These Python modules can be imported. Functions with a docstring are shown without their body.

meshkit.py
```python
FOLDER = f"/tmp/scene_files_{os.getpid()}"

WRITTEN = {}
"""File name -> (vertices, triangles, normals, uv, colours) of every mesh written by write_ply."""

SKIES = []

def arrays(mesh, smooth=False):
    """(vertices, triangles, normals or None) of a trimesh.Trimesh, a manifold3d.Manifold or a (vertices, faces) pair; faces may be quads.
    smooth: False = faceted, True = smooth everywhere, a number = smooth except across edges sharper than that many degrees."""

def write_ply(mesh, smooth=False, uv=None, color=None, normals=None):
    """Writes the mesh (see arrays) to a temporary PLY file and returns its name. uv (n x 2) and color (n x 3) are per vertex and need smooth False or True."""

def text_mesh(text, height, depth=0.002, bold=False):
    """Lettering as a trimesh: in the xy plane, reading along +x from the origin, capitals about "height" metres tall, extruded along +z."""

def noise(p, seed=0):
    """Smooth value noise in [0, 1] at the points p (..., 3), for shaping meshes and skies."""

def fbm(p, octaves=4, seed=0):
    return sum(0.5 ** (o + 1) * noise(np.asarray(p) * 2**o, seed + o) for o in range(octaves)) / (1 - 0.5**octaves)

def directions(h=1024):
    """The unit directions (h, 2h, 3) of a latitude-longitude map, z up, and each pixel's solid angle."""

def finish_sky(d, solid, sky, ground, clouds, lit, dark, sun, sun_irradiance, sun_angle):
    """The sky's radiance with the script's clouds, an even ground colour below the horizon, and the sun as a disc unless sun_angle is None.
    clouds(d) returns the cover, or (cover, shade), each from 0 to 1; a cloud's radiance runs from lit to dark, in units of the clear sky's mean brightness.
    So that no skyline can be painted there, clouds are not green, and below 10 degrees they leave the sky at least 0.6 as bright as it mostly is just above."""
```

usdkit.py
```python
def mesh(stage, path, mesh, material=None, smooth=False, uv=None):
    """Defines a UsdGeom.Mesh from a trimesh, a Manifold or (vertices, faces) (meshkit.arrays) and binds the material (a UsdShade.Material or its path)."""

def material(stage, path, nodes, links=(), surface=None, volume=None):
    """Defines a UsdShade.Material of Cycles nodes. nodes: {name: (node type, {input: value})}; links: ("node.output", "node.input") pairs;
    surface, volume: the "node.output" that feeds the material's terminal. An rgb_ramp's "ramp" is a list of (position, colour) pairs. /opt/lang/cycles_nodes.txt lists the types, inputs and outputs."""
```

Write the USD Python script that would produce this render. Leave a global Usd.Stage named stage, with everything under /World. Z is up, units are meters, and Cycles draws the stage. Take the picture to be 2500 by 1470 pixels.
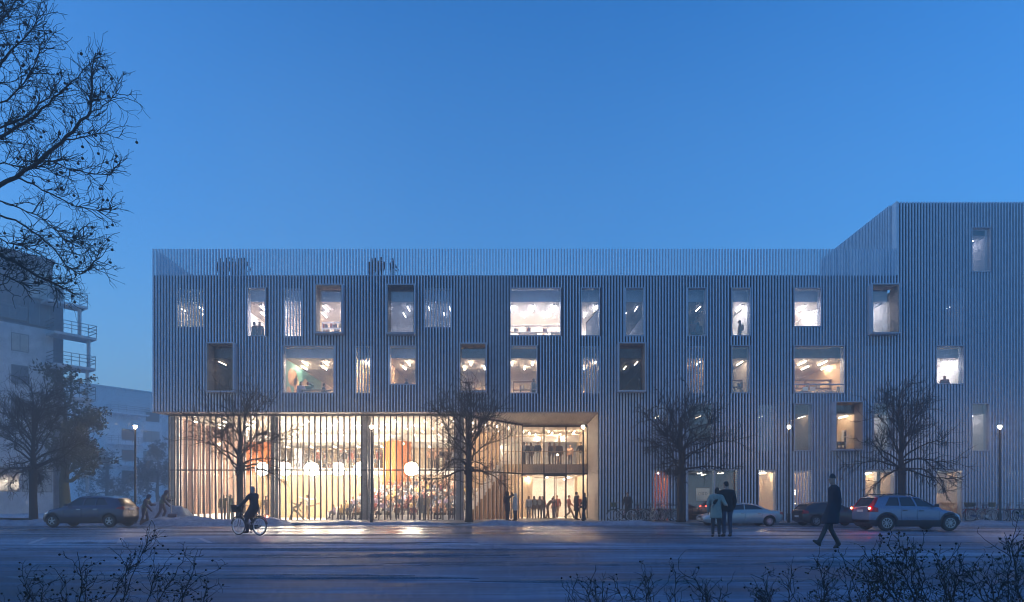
import math, random
import numpy as np, trimesh, usdkit
import manifold3d as m3
from shapely.geometry import Polygon, box as sbox
from shapely.ops import unary_union
from pxr import Usd, UsdGeom, UsdLux, Gf, UsdShade, Sdf

stage = Usd.Stage.CreateInMemory()
UsdGeom.SetStageUpAxis(stage, 'Z')
UsdGeom.SetStageMetersPerUnit(stage, 1)
UsdGeom.Xform.Define(stage, '/World')

# ------------------------------------------------------------------ camera, sky, sun, exposure
CAM_H = 1.15
cam = UsdGeom.Camera.Define(stage, '/World/camera')
cam.AddTranslateOp().Set((0, 0, CAM_H))
cam.AddRotateXOp().Set(90)
cam.CreateHorizontalApertureAttr(36.0)
cam.CreateVerticalApertureAttr(36.0 * 602 / 1024)
cam.CreateFocalLengthAttr(36.0 * 1600 / 2500)
cam.CreateVerticalApertureOffsetAttr(495 / 2500 * 36.0)
cam.CreateClippingRangeAttr(Gf.Vec2f(0.05, 3000))
cam.CreateExposureAttr(2.3)
SUN_AZ, SUN_EL = (-1.0, -0.08), 4.0
sky_m = usdkit.material(stage, '/World/Looks/sky', {
    "s": ("sky_texture", {"sky_type": "single_scattering", "sun_disc": False, "sun_elevation": math.radians(SUN_EL),
                          "sun_rotation": math.atan2(*SUN_AZ), "ozone_density": 6.0, "air_density": 1.0, "aerosol_density": 1.0}),
    # thin bank of high mist that pales the sky towards the horizon, the same all round
    "c": ("texture_coordinate", {}), "z": ("separate_xyz", {}),
    "h": ("rgb_ramp", {"ramp": [(0.0, (.92, .92, .92)), (.10, (.80, .80, .80)), (.22, (.48, .48, .48)), (.36, (.22, .22, .22)), (.6, (.05, .05, .05)), (1.0, (.0, .0, .0))]}),
    "w": ("noise_texture", {"scale": 2.2, "detail": 4.0}), "wr": ("map_range", {"from_min": .3, "from_max": .7, "to_min": .82, "to_max": 1.14}), "hm": ("math", {"math_type": "multiply"}),
    "mc": ("rgb_ramp", {"ramp": [(0.0, (.80, 1.06, 1.46)), (.12, (.66, .97, 1.38)), (.28, (.47, .83, 1.28)), (1.0, (.47, .83, 1.28))]}), "x": ("mix_color", {}), "t": ("mix_color", {"blend_type": "multiply", "fac": 1.0, "b": (.86, 1.0, .96)}),
    "b": ("background_shader", {"strength": 0.135})},
    [("c.generated", "z.vector"), ("z.z", "h.fac"), ("c.generated", "w.vector"), ("w.fac", "wr.value"), ("h.color", "hm.value1"), ("wr.result", "hm.value2"), ("hm.value", "x.fac"),
     ("z.z", "mc.fac"), ("mc.color", "x.b"), ("s.color", "x.a"), ("x.result", "t.a"), ("t.result", "b.color")], surface="b.background")
sky = UsdLux.DomeLight.Define(stage, '/World/sky').GetPrim()
UsdShade.MaterialBindingAPI.Apply(sky).Bind(sky_m)
sky.SetCustomDataByKey('kind', 'structure'); sky.SetCustomDataByKey('label', 'deep blue clear dusk sky paling towards the horizon'); sky.SetCustomDataByKey('category', 'sky')
sun = UsdLux.DistantLight.Define(stage, '/World/sun')
sun.CreateIntensityAttr(0.02); sun.CreateAngleAttr(25.0); sun.CreateColorAttr(Gf.Vec3f(1.0, 0.93, 0.85))
sun.GetPrim().CreateAttribute('inputs:normalize', Sdf.ValueTypeNames.Bool).Set(True)
_el = math.radians(SUN_EL); _n = math.hypot(*SUN_AZ)
_d = np.array([SUN_AZ[0] / _n * math.cos(_el), SUN_AZ[1] / _n * math.cos(_el), math.sin(_el)])
_x = np.cross([0, 0, 1], _d); _x /= np.linalg.norm(_x); _y = np.cross(_d, _x)
_m = Gf.Matrix4d(1); [_m.SetRow(i, Gf.Vec4d(*map(float, r), 0)) for i, r in enumerate((_x, _y, _d))]
sun.AddTransformOp().Set(_m)

# ------------------------------------------------------------------ helpers
_count = {}
def npath(parent, name):
    base = (str(parent.GetPath()) if parent else '/World') + '/' + name
    k = _count.get(base, -1) + 1
    _count[base] = k
    return base if k == 0 else f'{base}_{k:03d}'
def tag(o, label=None, cat=None, group=None, kind=None):
    p = o if isinstance(o, Usd.Prim) else o.GetPrim()
    for k, v in (('label', label), ('category', cat), ('group', group), ('kind', kind)):
        if v: p.SetCustomDataByKey(k, v)
    return p
def obj(name, mesh, m, parent=None, smooth=False):
    if isinstance(mesh, MB): mesh = mesh.get()
    return usdkit.mesh(stage, npath(parent, name), mesh, m, smooth=smooth).GetPrim()
def thing(name, label, cat, loc=(0, 0, 0), rotz=0.0, group=None, scale=None):
    x = UsdGeom.Xform.Define(stage, npath(None, name))
    x.AddTranslateOp().Set(tuple(map(float, loc))); x.AddRotateZOp().Set(float(rotz))
    if scale: x.AddScaleOp().Set(Gf.Vec3f(*([scale] * 3 if np.ndim(scale) == 0 else scale)))
    return tag(x.GetPrim(), label, cat, group)
def dup(root, loc, rotz, label=None, group=None, scale=None, name=None):
    was = root.GetCustomData()
    base = name or root.GetName()
    if base[-4:-3] == '_' and base[-3:].isdigit(): base = base[:-4]
    x = UsdGeom.Xform.Define(stage, npath(None, base))
    ops = [x.AddTranslateOp(), x.AddRotateZOp(), x.AddScaleOp()]
    ops[0].Set(tuple(map(float, loc))); ops[1].Set(float(rotz)); ops[2].Set(Gf.Vec3f(*([scale or 1.0] * 3 if np.ndim(scale or 1.0) == 0 else scale)))
    x.GetPrim().GetReferences().AddInternalReference(root.GetPath())
    x.GetPrim().SetInstanceable(True)
    return tag(x.GetPrim(), label or was.get('label'), was.get('category'), group or was.get('group'))

QF = np.array([[0, 2, 1], [0, 3, 2], [4, 5, 6], [4, 6, 7], [0, 1, 5], [0, 5, 4], [1, 2, 6], [1, 6, 5], [2, 3, 7], [2, 7, 6], [3, 0, 4], [3, 4, 7]])
class MB:
    def __init__(s): s.v, s.f, s.n = [], [], 0
    def add(s, v, f):
        v = np.asarray(v, float); s.v.append(v); s.f.append(np.asarray(f, int) + s.n); s.n += len(v); return s
    def tm(s, t): return s.add(t.vertices, t.faces)
    def box(s, x0, x1, y0, y1, z0, z1):
        return s.add([(x0, y0, z0), (x1, y0, z0), (x1, y1, z0), (x0, y1, z0), (x0, y0, z1), (x1, y0, z1), (x1, y1, z1), (x0, y1, z1)], QF)
    def hexa(s, b, t): return s.add(list(b) + list(t), QF)          # 4 bottom points (counter-clockwise from above), 4 top points
    def bar(s, p, q, w, h=None, up=(0, 0, 1)):
        p, q = np.asarray(p, float), np.asarray(q, float); d = q - p; d /= np.linalg.norm(d)
        a = np.cross(d, up)
        if np.linalg.norm(a) < 1e-6: a = np.cross(d, (0, 1, 0))
        a /= np.linalg.norm(a); b = np.cross(a, d); h = h or w
        c = [(-1, -1), (1, -1), (1, 1), (-1, 1)]
        return s.add([e + a * i * w / 2 - b * j * h / 2 for e in (p, q) for i, j in c], QF)
    def tube(s, pts, r, n=6, cap=True):
        pts = np.asarray(pts, float); m = len(pts); r = np.broadcast_to(np.asarray(r, float), (m,))
        t = np.gradient(pts, axis=0); t /= np.maximum(np.linalg.norm(t, axis=1, keepdims=True), 1e-9)
        ref = np.array([0, 0, 1.0]) if abs(t[:, 2]).max() < .9 else np.array([0.31, 0.95, 0.05])
        if abs(t @ ref).max() > .97: ref = np.array([1, 0, 0.0])
        a = np.cross(t, ref); a /= np.maximum(np.linalg.norm(a, axis=1, keepdims=True), 1e-9); b = np.cross(t, a)
        th = np.arange(n) * 2 * np.pi / n
        v = pts[:, None] + r[:, None, None] * (np.cos(th)[None, :, None] * a[:, None] + np.sin(th)[None, :, None] * b[:, None])
        i, j = np.meshgrid(np.arange(m - 1), np.arange(n), indexing='ij'); i, j = i.ravel(), j.ravel(); k = (j + 1) % n
        q0, q1, q2, q3 = i * n + j, i * n + k, (i + 1) * n + k, (i + 1) * n + j
        f = np.vstack([np.c_[q0, q1, q2], np.c_[q0, q2, q3]])
        if cap:
            f = np.vstack([f, [(0, e + 1, e) for e in range(1, n - 1)], [((m - 1) * n, (m - 1) * n + e, (m - 1) * n + e + 1) for e in range(1, n - 1)]])
        return s.add(v.reshape(-1, 3), f[:, ::-1])
    def lathe(s, prof, n=24, c=(0, 0, 0), axis='z', closed=False):
        prof = np.asarray(prof, float); m = len(prof); th = np.arange(n) * 2 * np.pi / n
        v = np.stack([prof[:, None, 0] * np.cos(th), prof[:, None, 0] * np.sin(th), np.broadcast_to(prof[:, None, 1], (m, n))], -1)
        if axis == 'y': v = v[..., [0, 2, 1]] * [1, 1, -1]
        if axis == 'x': v = v[..., [2, 0, 1]]
        R = range(m) if closed else range(m - 1)
        f = []
        for i in R:
            i2 = (i + 1) % m
            for j in range(n):
                k = (j + 1) % n
                f += [(i * n + j, i * n + k, i2 * n + k), (i * n + j, i2 * n + k, i2 * n + j)]
        return s.add(v.reshape(-1, 3) + np.asarray(c), f)
    def sphere(s, c, r, sub=1):
        t = trimesh.creation.icosphere(subdivisions=sub); return s.add(t.vertices * r + np.asarray(c), t.faces)
    def get(s):
        return (np.vstack(s.v), np.vstack(s.f)) if s.v else (np.zeros((0, 3)), np.zeros((0, 3), int))

def extr_y(poly, y0, y1, mb=None):                                   # an (x, z) polygon swept from y0 to y1
    mb = mb or MB()
    for g in getattr(poly, 'geoms', [poly]):
        t = trimesh.creation.extrude_polygon(g, y1 - y0, engine='earcut')
        v = t.vertices
        mb.add(np.c_[v[:, 0], y1 - v[:, 2], v[:, 1]], t.faces)
    return mb
def extr_z(poly, z0, z1, mb=None):
    mb = mb or MB()
    for g in getattr(poly, 'geoms', [poly]):
        t = trimesh.creation.extrude_polygon(g, z1 - z0, engine='earcut'); mb.add(t.vertices + [0, 0, z0], t.faces)
    return mb
def X(px, y=40.0): return (px - 1250) * y / 1600.0
def Z(py, y=40.0): return CAM_H + (1230 - py) * y / 1600.0
noise3, fbm3 = None, None
import meshkit
noise3, fbm3 = meshkit.noise, meshkit.fbm

# ------------------------------------------------------------------ materials
def mat(name, color, rough=0.6, metal=0.0, var=None, bump=None, emit=None, coat=0.0, spec=None, stretch=(1, 1, 1), rnd=None):
    n = {"p": ("principled_bsdf", {"base_color": color, "roughness": rough, "metallic": metal, "coat_weight": coat})}
    if spec is not None: n["p"][1]["specular_ior_level"] = spec
    L = []
    if var or bump:
        n["g"] = ("geometry", {}); n["m"] = ("mapping", {"scale": stretch}); L.append(("g.position", "m.vector"))
    if var:                                                             # (scale, second colour[, low, high])
        lo, hi = (var[2], var[3]) if len(var) > 2 else (.35, .65)
        n["nz"] = ("noise_texture", {"scale": var[0], "detail": 5.0, "roughness": 0.6})
        n["r"] = ("rgb_ramp", {"ramp": [(lo, color), (hi, var[1])]})
        L += [("m.vector", "nz.vector"), ("nz.fac", "r.fac"), ("r.color", "p.base_color")]
    if rnd:                                                             # a colour picked per object
        n["oi"] = ("object_info", {}); n["rr"] = ("rgb_ramp", {"ramp": list(zip(np.linspace(0, 1 - 1 / len(rnd), len(rnd)), rnd)), "interpolate": False})
        L += [("oi.random", "rr.fac"), ("rr.color", "p.base_color")]
    if bump:
        n["bn"] = ("noise_texture", {"scale": bump[0], "detail": 4.0}); n["bp"] = ("bump", {"strength": bump[1], "distance": bump[2] if len(bump) > 2 else .01})
        L += [("m.vector", "bn.vector"), ("bn.fac", "bp.height"), ("bp.normal", "p.normal")]
    if emit:
        n["p"][1]["emission_color"] = emit[0]; n["p"][1]["emission_strength"] = emit[1]
    return usdkit.material(stage, '/World/Looks/' + name, n, L, surface="p.BSDF")
def emitter(name, color, s):
    return usdkit.material(stage, '/World/Looks/' + name, {"e": ("emission", {"color": color, "strength": s})}, [], surface="e.emission")
def glass(name, tint=(1, 1, 1), f0=.05):
    return usdkit.material(stage, '/World/Looks/' + name, {"t": ("transparent_bsdf", {"color": tint}), "g": ("glossy_bsdf", {"color": (1, 1, 1), "roughness": 0.0}), "w": ("layer_weight", {"blend": .5}),
        "p": ("math", {"math_type": "power", "value2": 5.0}), "r": ("map_range", {"to_min": f0, "to_max": .95}), "m": ("mix_closure", {})},
        [("w.facing", "p.value1"), ("p.value", "r.value"), ("r.result", "m.fac"), ("t.BSDF", "m.closure1"), ("g.BSDF", "m.closure2")], surface="m.closure")

M = {}
M['fin'] = mat('fin_metal', (.48, .58, .69), .45, var=(3.0, (.56, .66, .76)), bump=(60, .08))
M['cladding'] = mat('facade_cladding', (.012, .020, .036), .7, var=(14.0, (.024, .034, .055)), bump=(40, .2))
M['frame'] = mat('window_frame', (.42, .47, .55), .4)
M['frame_dark'] = mat('window_frame_dark', (.03, .032, .04), .4)
M['frame_warm'] = mat('window_reveal', (.36, .30, .26), .6)
M['glass'] = glass('window_glass', (.97, .98, .99), .09)
M['glass_hall'] = glass('hall_glass', (.98, .98, .98), .025)
M['mullion'] = mat('mullion', (.035, .04, .055), .45)
M['mullion_wood'] = mat('timber_mullion', (.50, .34, .27), .6, var=(6, (.42, .27, .2)), stretch=(4, 4, .4))
M['concrete'] = mat('concrete', (.33, .31, .30), .75, var=(5, (.26, .24, .235)), bump=(30, .15))
M['soffit'] = mat('woodwool_ceiling', (.52, .46, .40), .85, var=(7, (.40, .34, .29)), bump=(9, .6, .04), stretch=(1, 2.2, 1))
M['plaster'] = mat('white_plaster', (.80, .78, .75), .8)
M['bulk_light'] = mat('bulkhead_light', (.62, .66, .76), .7)
M['bulk_dark'] = mat('bulkhead_dark', (.22, .20, .19), .7, var=(4, (.16, .15, .15)))
M['wood'] = mat('wood_panel', (.52, .36, .22), .55, var=(3, (.44, .29, .165)), stretch=(5, 5, .3))
M['wood_dark'] = mat('wood_dark', (.16, .085, .05), .5, var=(3, (.12, .06, .035)), stretch=(.6, 5, 5))
M['wood_orange'] = mat('wood_orange', (.62, .20, .045), .55, var=(3, (.52, .15, .03)), stretch=(5, 5, .3))
M['wood_pale'] = mat('wood_pale', (.60, .46, .32), .6, var=(4, (.52, .38, .25)), stretch=(6, 6, .25))
M['wood_stair'] = mat('osb_stair', (.36, .20, .11), .7, var=(12, (.26, .14, .07)))
M['dark_room'] = mat('dark_room', (.10, .075, .06), .7)
M['hall_floor'] = mat('hall_floor', (.78, .76, .72), .35)
M['roof'] = mat('roof_membrane', (.16, .17, .18), .9)
M['asphalt'] = None
def road_material():
    n = {"g": ("geometry", {}), "m1": ("mapping", {"scale": (.06, .55, 1)}), "m2": ("mapping", {"scale": (.35, 2.6, 1)}), "m3": ("mapping", {"scale": (1, 1, 1)}),
         "n1": ("noise_texture", {"scale": 1.0, "detail": 5.0, "roughness": .62, "distortion": .6}), "n2": ("noise_texture", {"scale": 1.0, "detail": 6.0, "roughness": .65, "distortion": .35}),
         "n3": ("noise_texture", {"scale": 45.0, "detail": 3.0}), "n4": ("noise_texture", {"scale": .16, "detail": 3.0}),
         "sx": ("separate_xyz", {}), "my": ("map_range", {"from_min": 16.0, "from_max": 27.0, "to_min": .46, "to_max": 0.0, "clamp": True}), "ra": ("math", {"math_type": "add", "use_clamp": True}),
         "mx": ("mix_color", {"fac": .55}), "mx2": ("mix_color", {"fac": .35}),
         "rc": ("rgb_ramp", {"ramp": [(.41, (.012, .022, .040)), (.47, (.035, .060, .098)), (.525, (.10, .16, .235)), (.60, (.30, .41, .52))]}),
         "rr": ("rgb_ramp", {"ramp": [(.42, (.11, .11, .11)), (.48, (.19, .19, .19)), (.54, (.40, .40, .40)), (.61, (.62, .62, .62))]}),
         "bp": ("bump", {"strength": .22, "distance": .012}), "p": ("principled_bsdf", {})}
    L = [("g.position", "m1.vector"), ("g.position", "m2.vector"), ("g.position", "n3.vector"), ("g.position", "n4.vector"), ("m1.vector", "n1.vector"), ("m2.vector", "n2.vector"),
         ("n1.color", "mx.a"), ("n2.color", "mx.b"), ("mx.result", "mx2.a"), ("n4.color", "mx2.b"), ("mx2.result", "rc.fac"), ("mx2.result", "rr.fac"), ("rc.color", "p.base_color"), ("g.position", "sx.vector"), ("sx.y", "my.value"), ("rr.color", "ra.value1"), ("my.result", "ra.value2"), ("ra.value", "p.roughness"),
         ("n3.fac", "bp.height"), ("bp.normal", "p.normal")]
    return usdkit.material(stage, '/World/Looks/wet_road', n, L, surface="p.BSDF")
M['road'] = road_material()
M['pavement'] = mat('pavement_slabs', (.11, .11, .12), .45, var=(1.2, (.2, .21, .235)), bump=(40, .2))
M['kerb'] = mat('kerb_stone', (.16, .16, .17), .6, var=(4, (.24, .25, .27)))
M['snow'] = mat('snow', (.27, .33, .42), .85, var=(3.5, (.16, .20, .27)), bump=(22, .9, .05))
M['slush'] = mat('road_slush', (.085, .12, .165), .5, var=(5, (.045, .065, .09)), bump=(30, .8, .02))
M['snow_lawn'] = mat('snow_lawn', (.55, .60, .68), .9, var=(.9, (.34, .38, .44)), bump=(3, .5, .1))
M['mark'] = mat('road_paint', (.45, .47, .52), .5, var=(6, (.2, .22, .27)))
M['bark'] = mat('bark', (.045, .040, .036), .9, var=(9, (.022, .020, .020)), bump=(14, 1.0, .03), stretch=(1, 1, .35))
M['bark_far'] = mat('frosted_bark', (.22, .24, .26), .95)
M['bark_moss'] = mat('mossy_bark', (.06, .075, .05), .95, var=(6, (.035, .04, .03)))
M['twig'] = mat('twig', (.022, .020, .020), .9)
M['leaf_dark'] = mat('winter_leaf', (.035, .045, .03), .8, var=(2, (.06, .07, .045)))
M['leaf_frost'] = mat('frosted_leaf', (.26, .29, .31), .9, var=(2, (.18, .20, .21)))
M['fruit'] = mat('seed_ball', (.025, .018, .014), .95)
M['render_wall'] = mat('apartment_render', (.50, .53, .56), .85, var=(.5, (.43, .46, .49)))
M['render_dark'] = mat('apartment_panel', (.15, .165, .19), .8)
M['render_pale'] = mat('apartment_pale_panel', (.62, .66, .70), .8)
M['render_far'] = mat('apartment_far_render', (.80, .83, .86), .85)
M['rail'] = mat('rail_metal', (.18, .20, .22), .4, metal=.6)
M['far_glass'] = mat('far_glass', (.10, .12, .15), .08)
M['far_glass_lit'] = mat('far_glass_blind', (.40, .40, .38), .8)
M['pole'] = mat('lamp_pole', (.05, .05, .055), .4, metal=.5)
M['lamp_glow'] = emitter('street_lamp_glow', (1.0, .62, .32), 100.0)
M['globe'] = emitter('globe_lamp_glow', (1.0, .84, .64), 25.0)
for k in (2, 4, 8, 14, 22, 34, 50, 110, 170, 260): M[f'strip{k}'] = emitter(f'strip_lamp_{k}', (1.0, .80, .58), float(k) * .5)
for k in (6, 12, 20, 30, 90, 170, 260): M[f'cool{k}'] = emitter(f'cool_strip_lamp_{k}', (.98, .92, .96), float(k) * .5)
# ------------------------------------------------------------------ ground
def grid_sheet(x0, x1, y0, y1, nx, ny, zf):
    xs, ys = np.linspace(x0, x1, nx + 1), np.linspace(y0, y1, ny + 1)
    xx, yy = np.meshgrid(xs, ys, indexing='xy'); zz = zf(xx, yy)
    v = np.stack([xx, yy, zz], -1).reshape(-1, 3)
    i, j = np.meshgrid(np.arange(ny), np.arange(nx), indexing='ij'); a = (i * (nx + 1) + j).ravel()
    f = np.vstack([np.c_[a, a + 1, a + nx + 2], np.c_[a, a + nx + 2, a + nx + 1]])
    return MB().add(v, f)
g = MB().add([(-230, -40, 0), (230, -40, 0), (230, 270, 0), (-230, 270, 0)], [(0, 1, 2), (0, 2, 3)])
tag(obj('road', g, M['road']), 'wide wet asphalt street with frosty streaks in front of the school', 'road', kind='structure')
KERB = 35.2
tag(obj('pavement', MB().box(-90, 60, KERB + .16, 41.6, .004, .12), M['pavement']), 'grey paved footway along the foot of the school', 'pavement', kind='structure')
kb = thing('kerb', 'pale stone kerb edging the footway', 'kerb'); tag(kb, kind='structure')
for i in range(100):
    x = -60 + i * 1.0
    obj('kerb_stone', MB().box(x + .004, x + .996, KERB, KERB + .155, .004, .128), M['kerb'], kb)
tag(obj('lawn', grid_sheet(-140, -22.6, 41.6, 150, 60, 50, lambda x, y: .03 + .25 * noise3(np.stack([x * .12, y * .12, x * 0], -1), 5) + .004 * (y - 41)), M['snow_lawn']), 'snow covered lawn below the apartment blocks', 'lawn', kind='structure')

def frame_ring(a, b, w, h): return MB().box(-a, a, -b, -b + w, 0, h).box(-a, a, b - w, b, 0, h).box(-a, -a + w, -b + w, b - w, 0, h).box(a - w, a, -b + w, b - w, 0, h)
# snow banks along the kerb
def mound(name, label, x0, x1, y0, y1, h, seed, cat='snow bank', base=.0, step=.14, pw=1.0, kind=None):
    nx, ny = max(4, int((x1 - x0) / step)), max(4, int((y1 - y0) / step))
    def zf(x, y):
        u, v = (x - x0) / (x1 - x0), (y - y0) / (y1 - y0)
        e = np.clip(np.minimum(u, 1 - u) * 6, 0, 1) ** .7 * (np.clip(4 * v * (1 - v), 0, 1)) ** pw
        p = np.stack([x * .9, y * 1.3, x * 0], -1)
        return base - .03 + e * h * (.35 + 1.1 * fbm3(p, 3, seed)) + e * .09 * (fbm3(p * 6, 3, seed + 7) - .5)
    o = obj(name, grid_sheet(x0, x1, y0, y1, nx, ny, zf), M['snow'], smooth=True)
    return tag(o, label, cat, kind=kind)
mound('snow_heap', 'long grey heap of shovelled snow in front of the glazed corner', -20.3, -11.6, 34.0, 36.2, .46, 11)
mound('snow_heap', 'pile of cleared snow behind the two shovelling workers', -21.8, -18.2, 36.6, 38.8, 1.15, 23)
mound('snow_ridge', 'thin snow ridge along the kerb before the lit hall', -11.4, -3.2, 34.75, 35.75, .22, 31, pw=.7, base=.02)
mound('snow_ridge', 'thin snow ridge along the kerb before the entrance', -3.0, 9.6, 34.7, 35.8, .25, 37, pw=.7, base=.02)
mound('snow_ridge', 'thin snow ridge along the kerb behind the silver estate car', 16.2, 33.0, 34.8, 36.2, .24, 41, pw=.7, base=.02)
mound('snow_ridge', 'thin snow ridge along the kerb behind the dark estate car', -40.0, -21.0, 34.6, 36.4, .33, 43, pw=.7, base=.02)

# slush left between the wheel tracks, a drain and a manhole
rg = np.random.default_rng(77); sl = MB()
for k in range(95):
    y0 = rg.choice([10.2, 12.4, 14.3, 16.4, 18.9, 21.2, 24.0, 26.4, 30.2, 32.6]) + rg.normal(0, .28); x0 = rg.uniform(-1, 1) * y0 * .85; Lx = rg.uniform(.8, 4.5) * (.5 + y0 / 30); Ly = rg.uniform(.05, .22) * (.6 + y0 / 40); hh = rg.uniform(.010, .028)
    n = 26; u = np.linspace(-1, 1, n); w = np.sqrt(np.clip(1 - u * u, 0, 1)) * (.35 + 1.3 * noise3(np.c_[u * 4 + k * 7.1, u * 0, u * 0], 3)); cy = y0 + .25 * (noise3(np.c_[u * 1.5 + k * 3.3, u * 0, u * 0], 9) - .5)
    v = []
    for j, (q, z) in enumerate(((-1, -.01), (-.45, 1), (.4, .85), (1, -.01))): v.append(np.c_[x0 + u * Lx + rg.normal(0, .01, n), cy + q * w * Ly, np.where(z < 0, -.006, .004 + hh * z * w * (.6 + .8 * noise3(np.c_[u * 9 + k, u * 0 + q, u * 0], 4)))])
    v = np.array(v); i, j = np.meshgrid(np.arange(3), np.arange(n - 1), indexing='ij'); a = (i * n + j).ravel()
    sl.add(v.reshape(-1, 3), np.vstack([np.c_[a, a + 1, a + n + 1], np.c_[a, a + n + 1, a + n]]))
tag(obj('slush', sl, M['slush'], smooth=True), 'low grey ridges of slush left between wheel tracks on the road', 'slush', kind='stuff')
dg = thing('drain_grate', 'iron drain grate in the road below the nose of the dark estate car', 'drain', (X(79, 28.4), 28.4, .004))
obj('frame', frame_ring(.34, .28, .05, .006), M['frame_dark'], dg)
for k in range(7): obj('bar', MB().box(-.285 + k * .08, -.245 + k * .08, -.23, .23, .001, .005), M['frame_dark'], dg)
mh = thing('manhole_cover', 'round iron manhole cover in the road before the entrance', 'manhole cover', (1.6, 19.5, .004))
obj('rim', MB().lathe([(.34, 0), (.34, .006), (.29, .006), (.29, 0)], 28), M['frame_dark'], mh)
obj('lid', MB().lathe([(.286, 0), (.286, .005), (0, .0055)], 28), M['kerb'], mh)

# painted bay marks
for lab, (ax, ay), (bx, by) in (('left of the dark estate car', (70, 1328), (112, 1313)), ('below the rear of the dark estate car', (291, 1327), (298, 1312)), ('left of the cyclist', (487, 1314), (514, 1326)), ('in front of the hall columns', (860, 1313), (884, 1317))):
    def gp(px, py): y = 1600 * CAM_H / (py - 1230); return np.array([X(px, y), y])
    a, b = gp(ax, ay), gp(bx, by); d = (b - a) / np.linalg.norm(b - a); n = np.array([-d[1], d[0]]) * .07
    q = [np.r_[c, .004] for c in (a - n, b - n, b + n, a + n)]
    tag(obj('bay_mark', MB().add(q, [(0, 1, 2), (0, 2, 3)]), M['mark']), f'short worn white bay mark on the road {lab}', 'road marking', kind='structure')

# ------------------------------------------------------------------ the school
school = thing('school', 'long school clad in thin vertical blue grey fins with scattered lit windows', 'building')
XL, XR, XW, XE = X(372), X(1462), X(2190), 34.0
ZS, ZP, ZT, ZW = Z(1005), Z(672), Z(607), Z(492)
FY, WY0, WY1 = 40.0, 40.115, 40.48
# windows: (left, top, right, bottom, type) in the measured elevation; type F flush, B projecting box, L behind fins
WIN = [(431, 704, 498, 798, 'L'), (603, 702, 649, 821, 'F'), (690, 702, 735, 821, 'L'), (773, 699, 841, 818, 'B'), (947, 699, 1016, 819, 'B'), (1035, 702, 1104, 799, 'L'),
       (1245, 702, 1370, 820, 'F'), (1418, 702, 1465, 820, 'F'), (1526, 702, 1573, 820, 'F'), (1678, 702, 1725, 820, 'F'), (1786, 702, 1833, 820, 'F'), (1938, 702, 2006, 798, 'F'),
       (2118, 698, 2187, 819, 'B'), (2308, 702, 2354, 820, 'L'), (2372, 554, 2420, 664, 'F'),
       (511, 840, 579, 960, 'B'), (690, 843, 816, 960, 'F'), (864, 843, 908, 960, 'L'), (950, 843, 1016, 939, 'F'), (1122, 841, 1189, 960, 'B'), (1245, 843, 1312, 960, 'F'),
       (1418, 843, 1464, 960, 'L'), (1506, 840, 1574, 959, 'B'), (1678, 843, 1724, 960, 'L'), (1786, 843, 1832, 960, 'F'), (1938, 843, 2063, 960, 'F'), (2112, 843, 2182, 938, 'L'), (2285, 843, 2355, 938, 'F'),
       (1592, 985, 1634, 1101, 'L'), (1679, 985, 1742, 1080, 'F'), (1852, 985, 1898, 1102, 'L'), (1939, 985, 1984, 1101, 'F'), (2030, 982, 2099, 1101, 'B'), (2132, 983, 2179, 1100, 'F'), (2372, 984, 2417, 1102, 'F'),
       (1592, 1146, 1637, 1273, 'L'), (1679, 1146, 1804, 1273, 'F'), (1852, 1147, 1897, 1273, 'F'), (1939, 1147, 1984, 1273, 'L'), (2112, 1146, 2187, 1273, 'F'), (2286, 1147, 2352, 1273, 'F'), (2460, 1146, 2530, 1273, 'L')]
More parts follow.
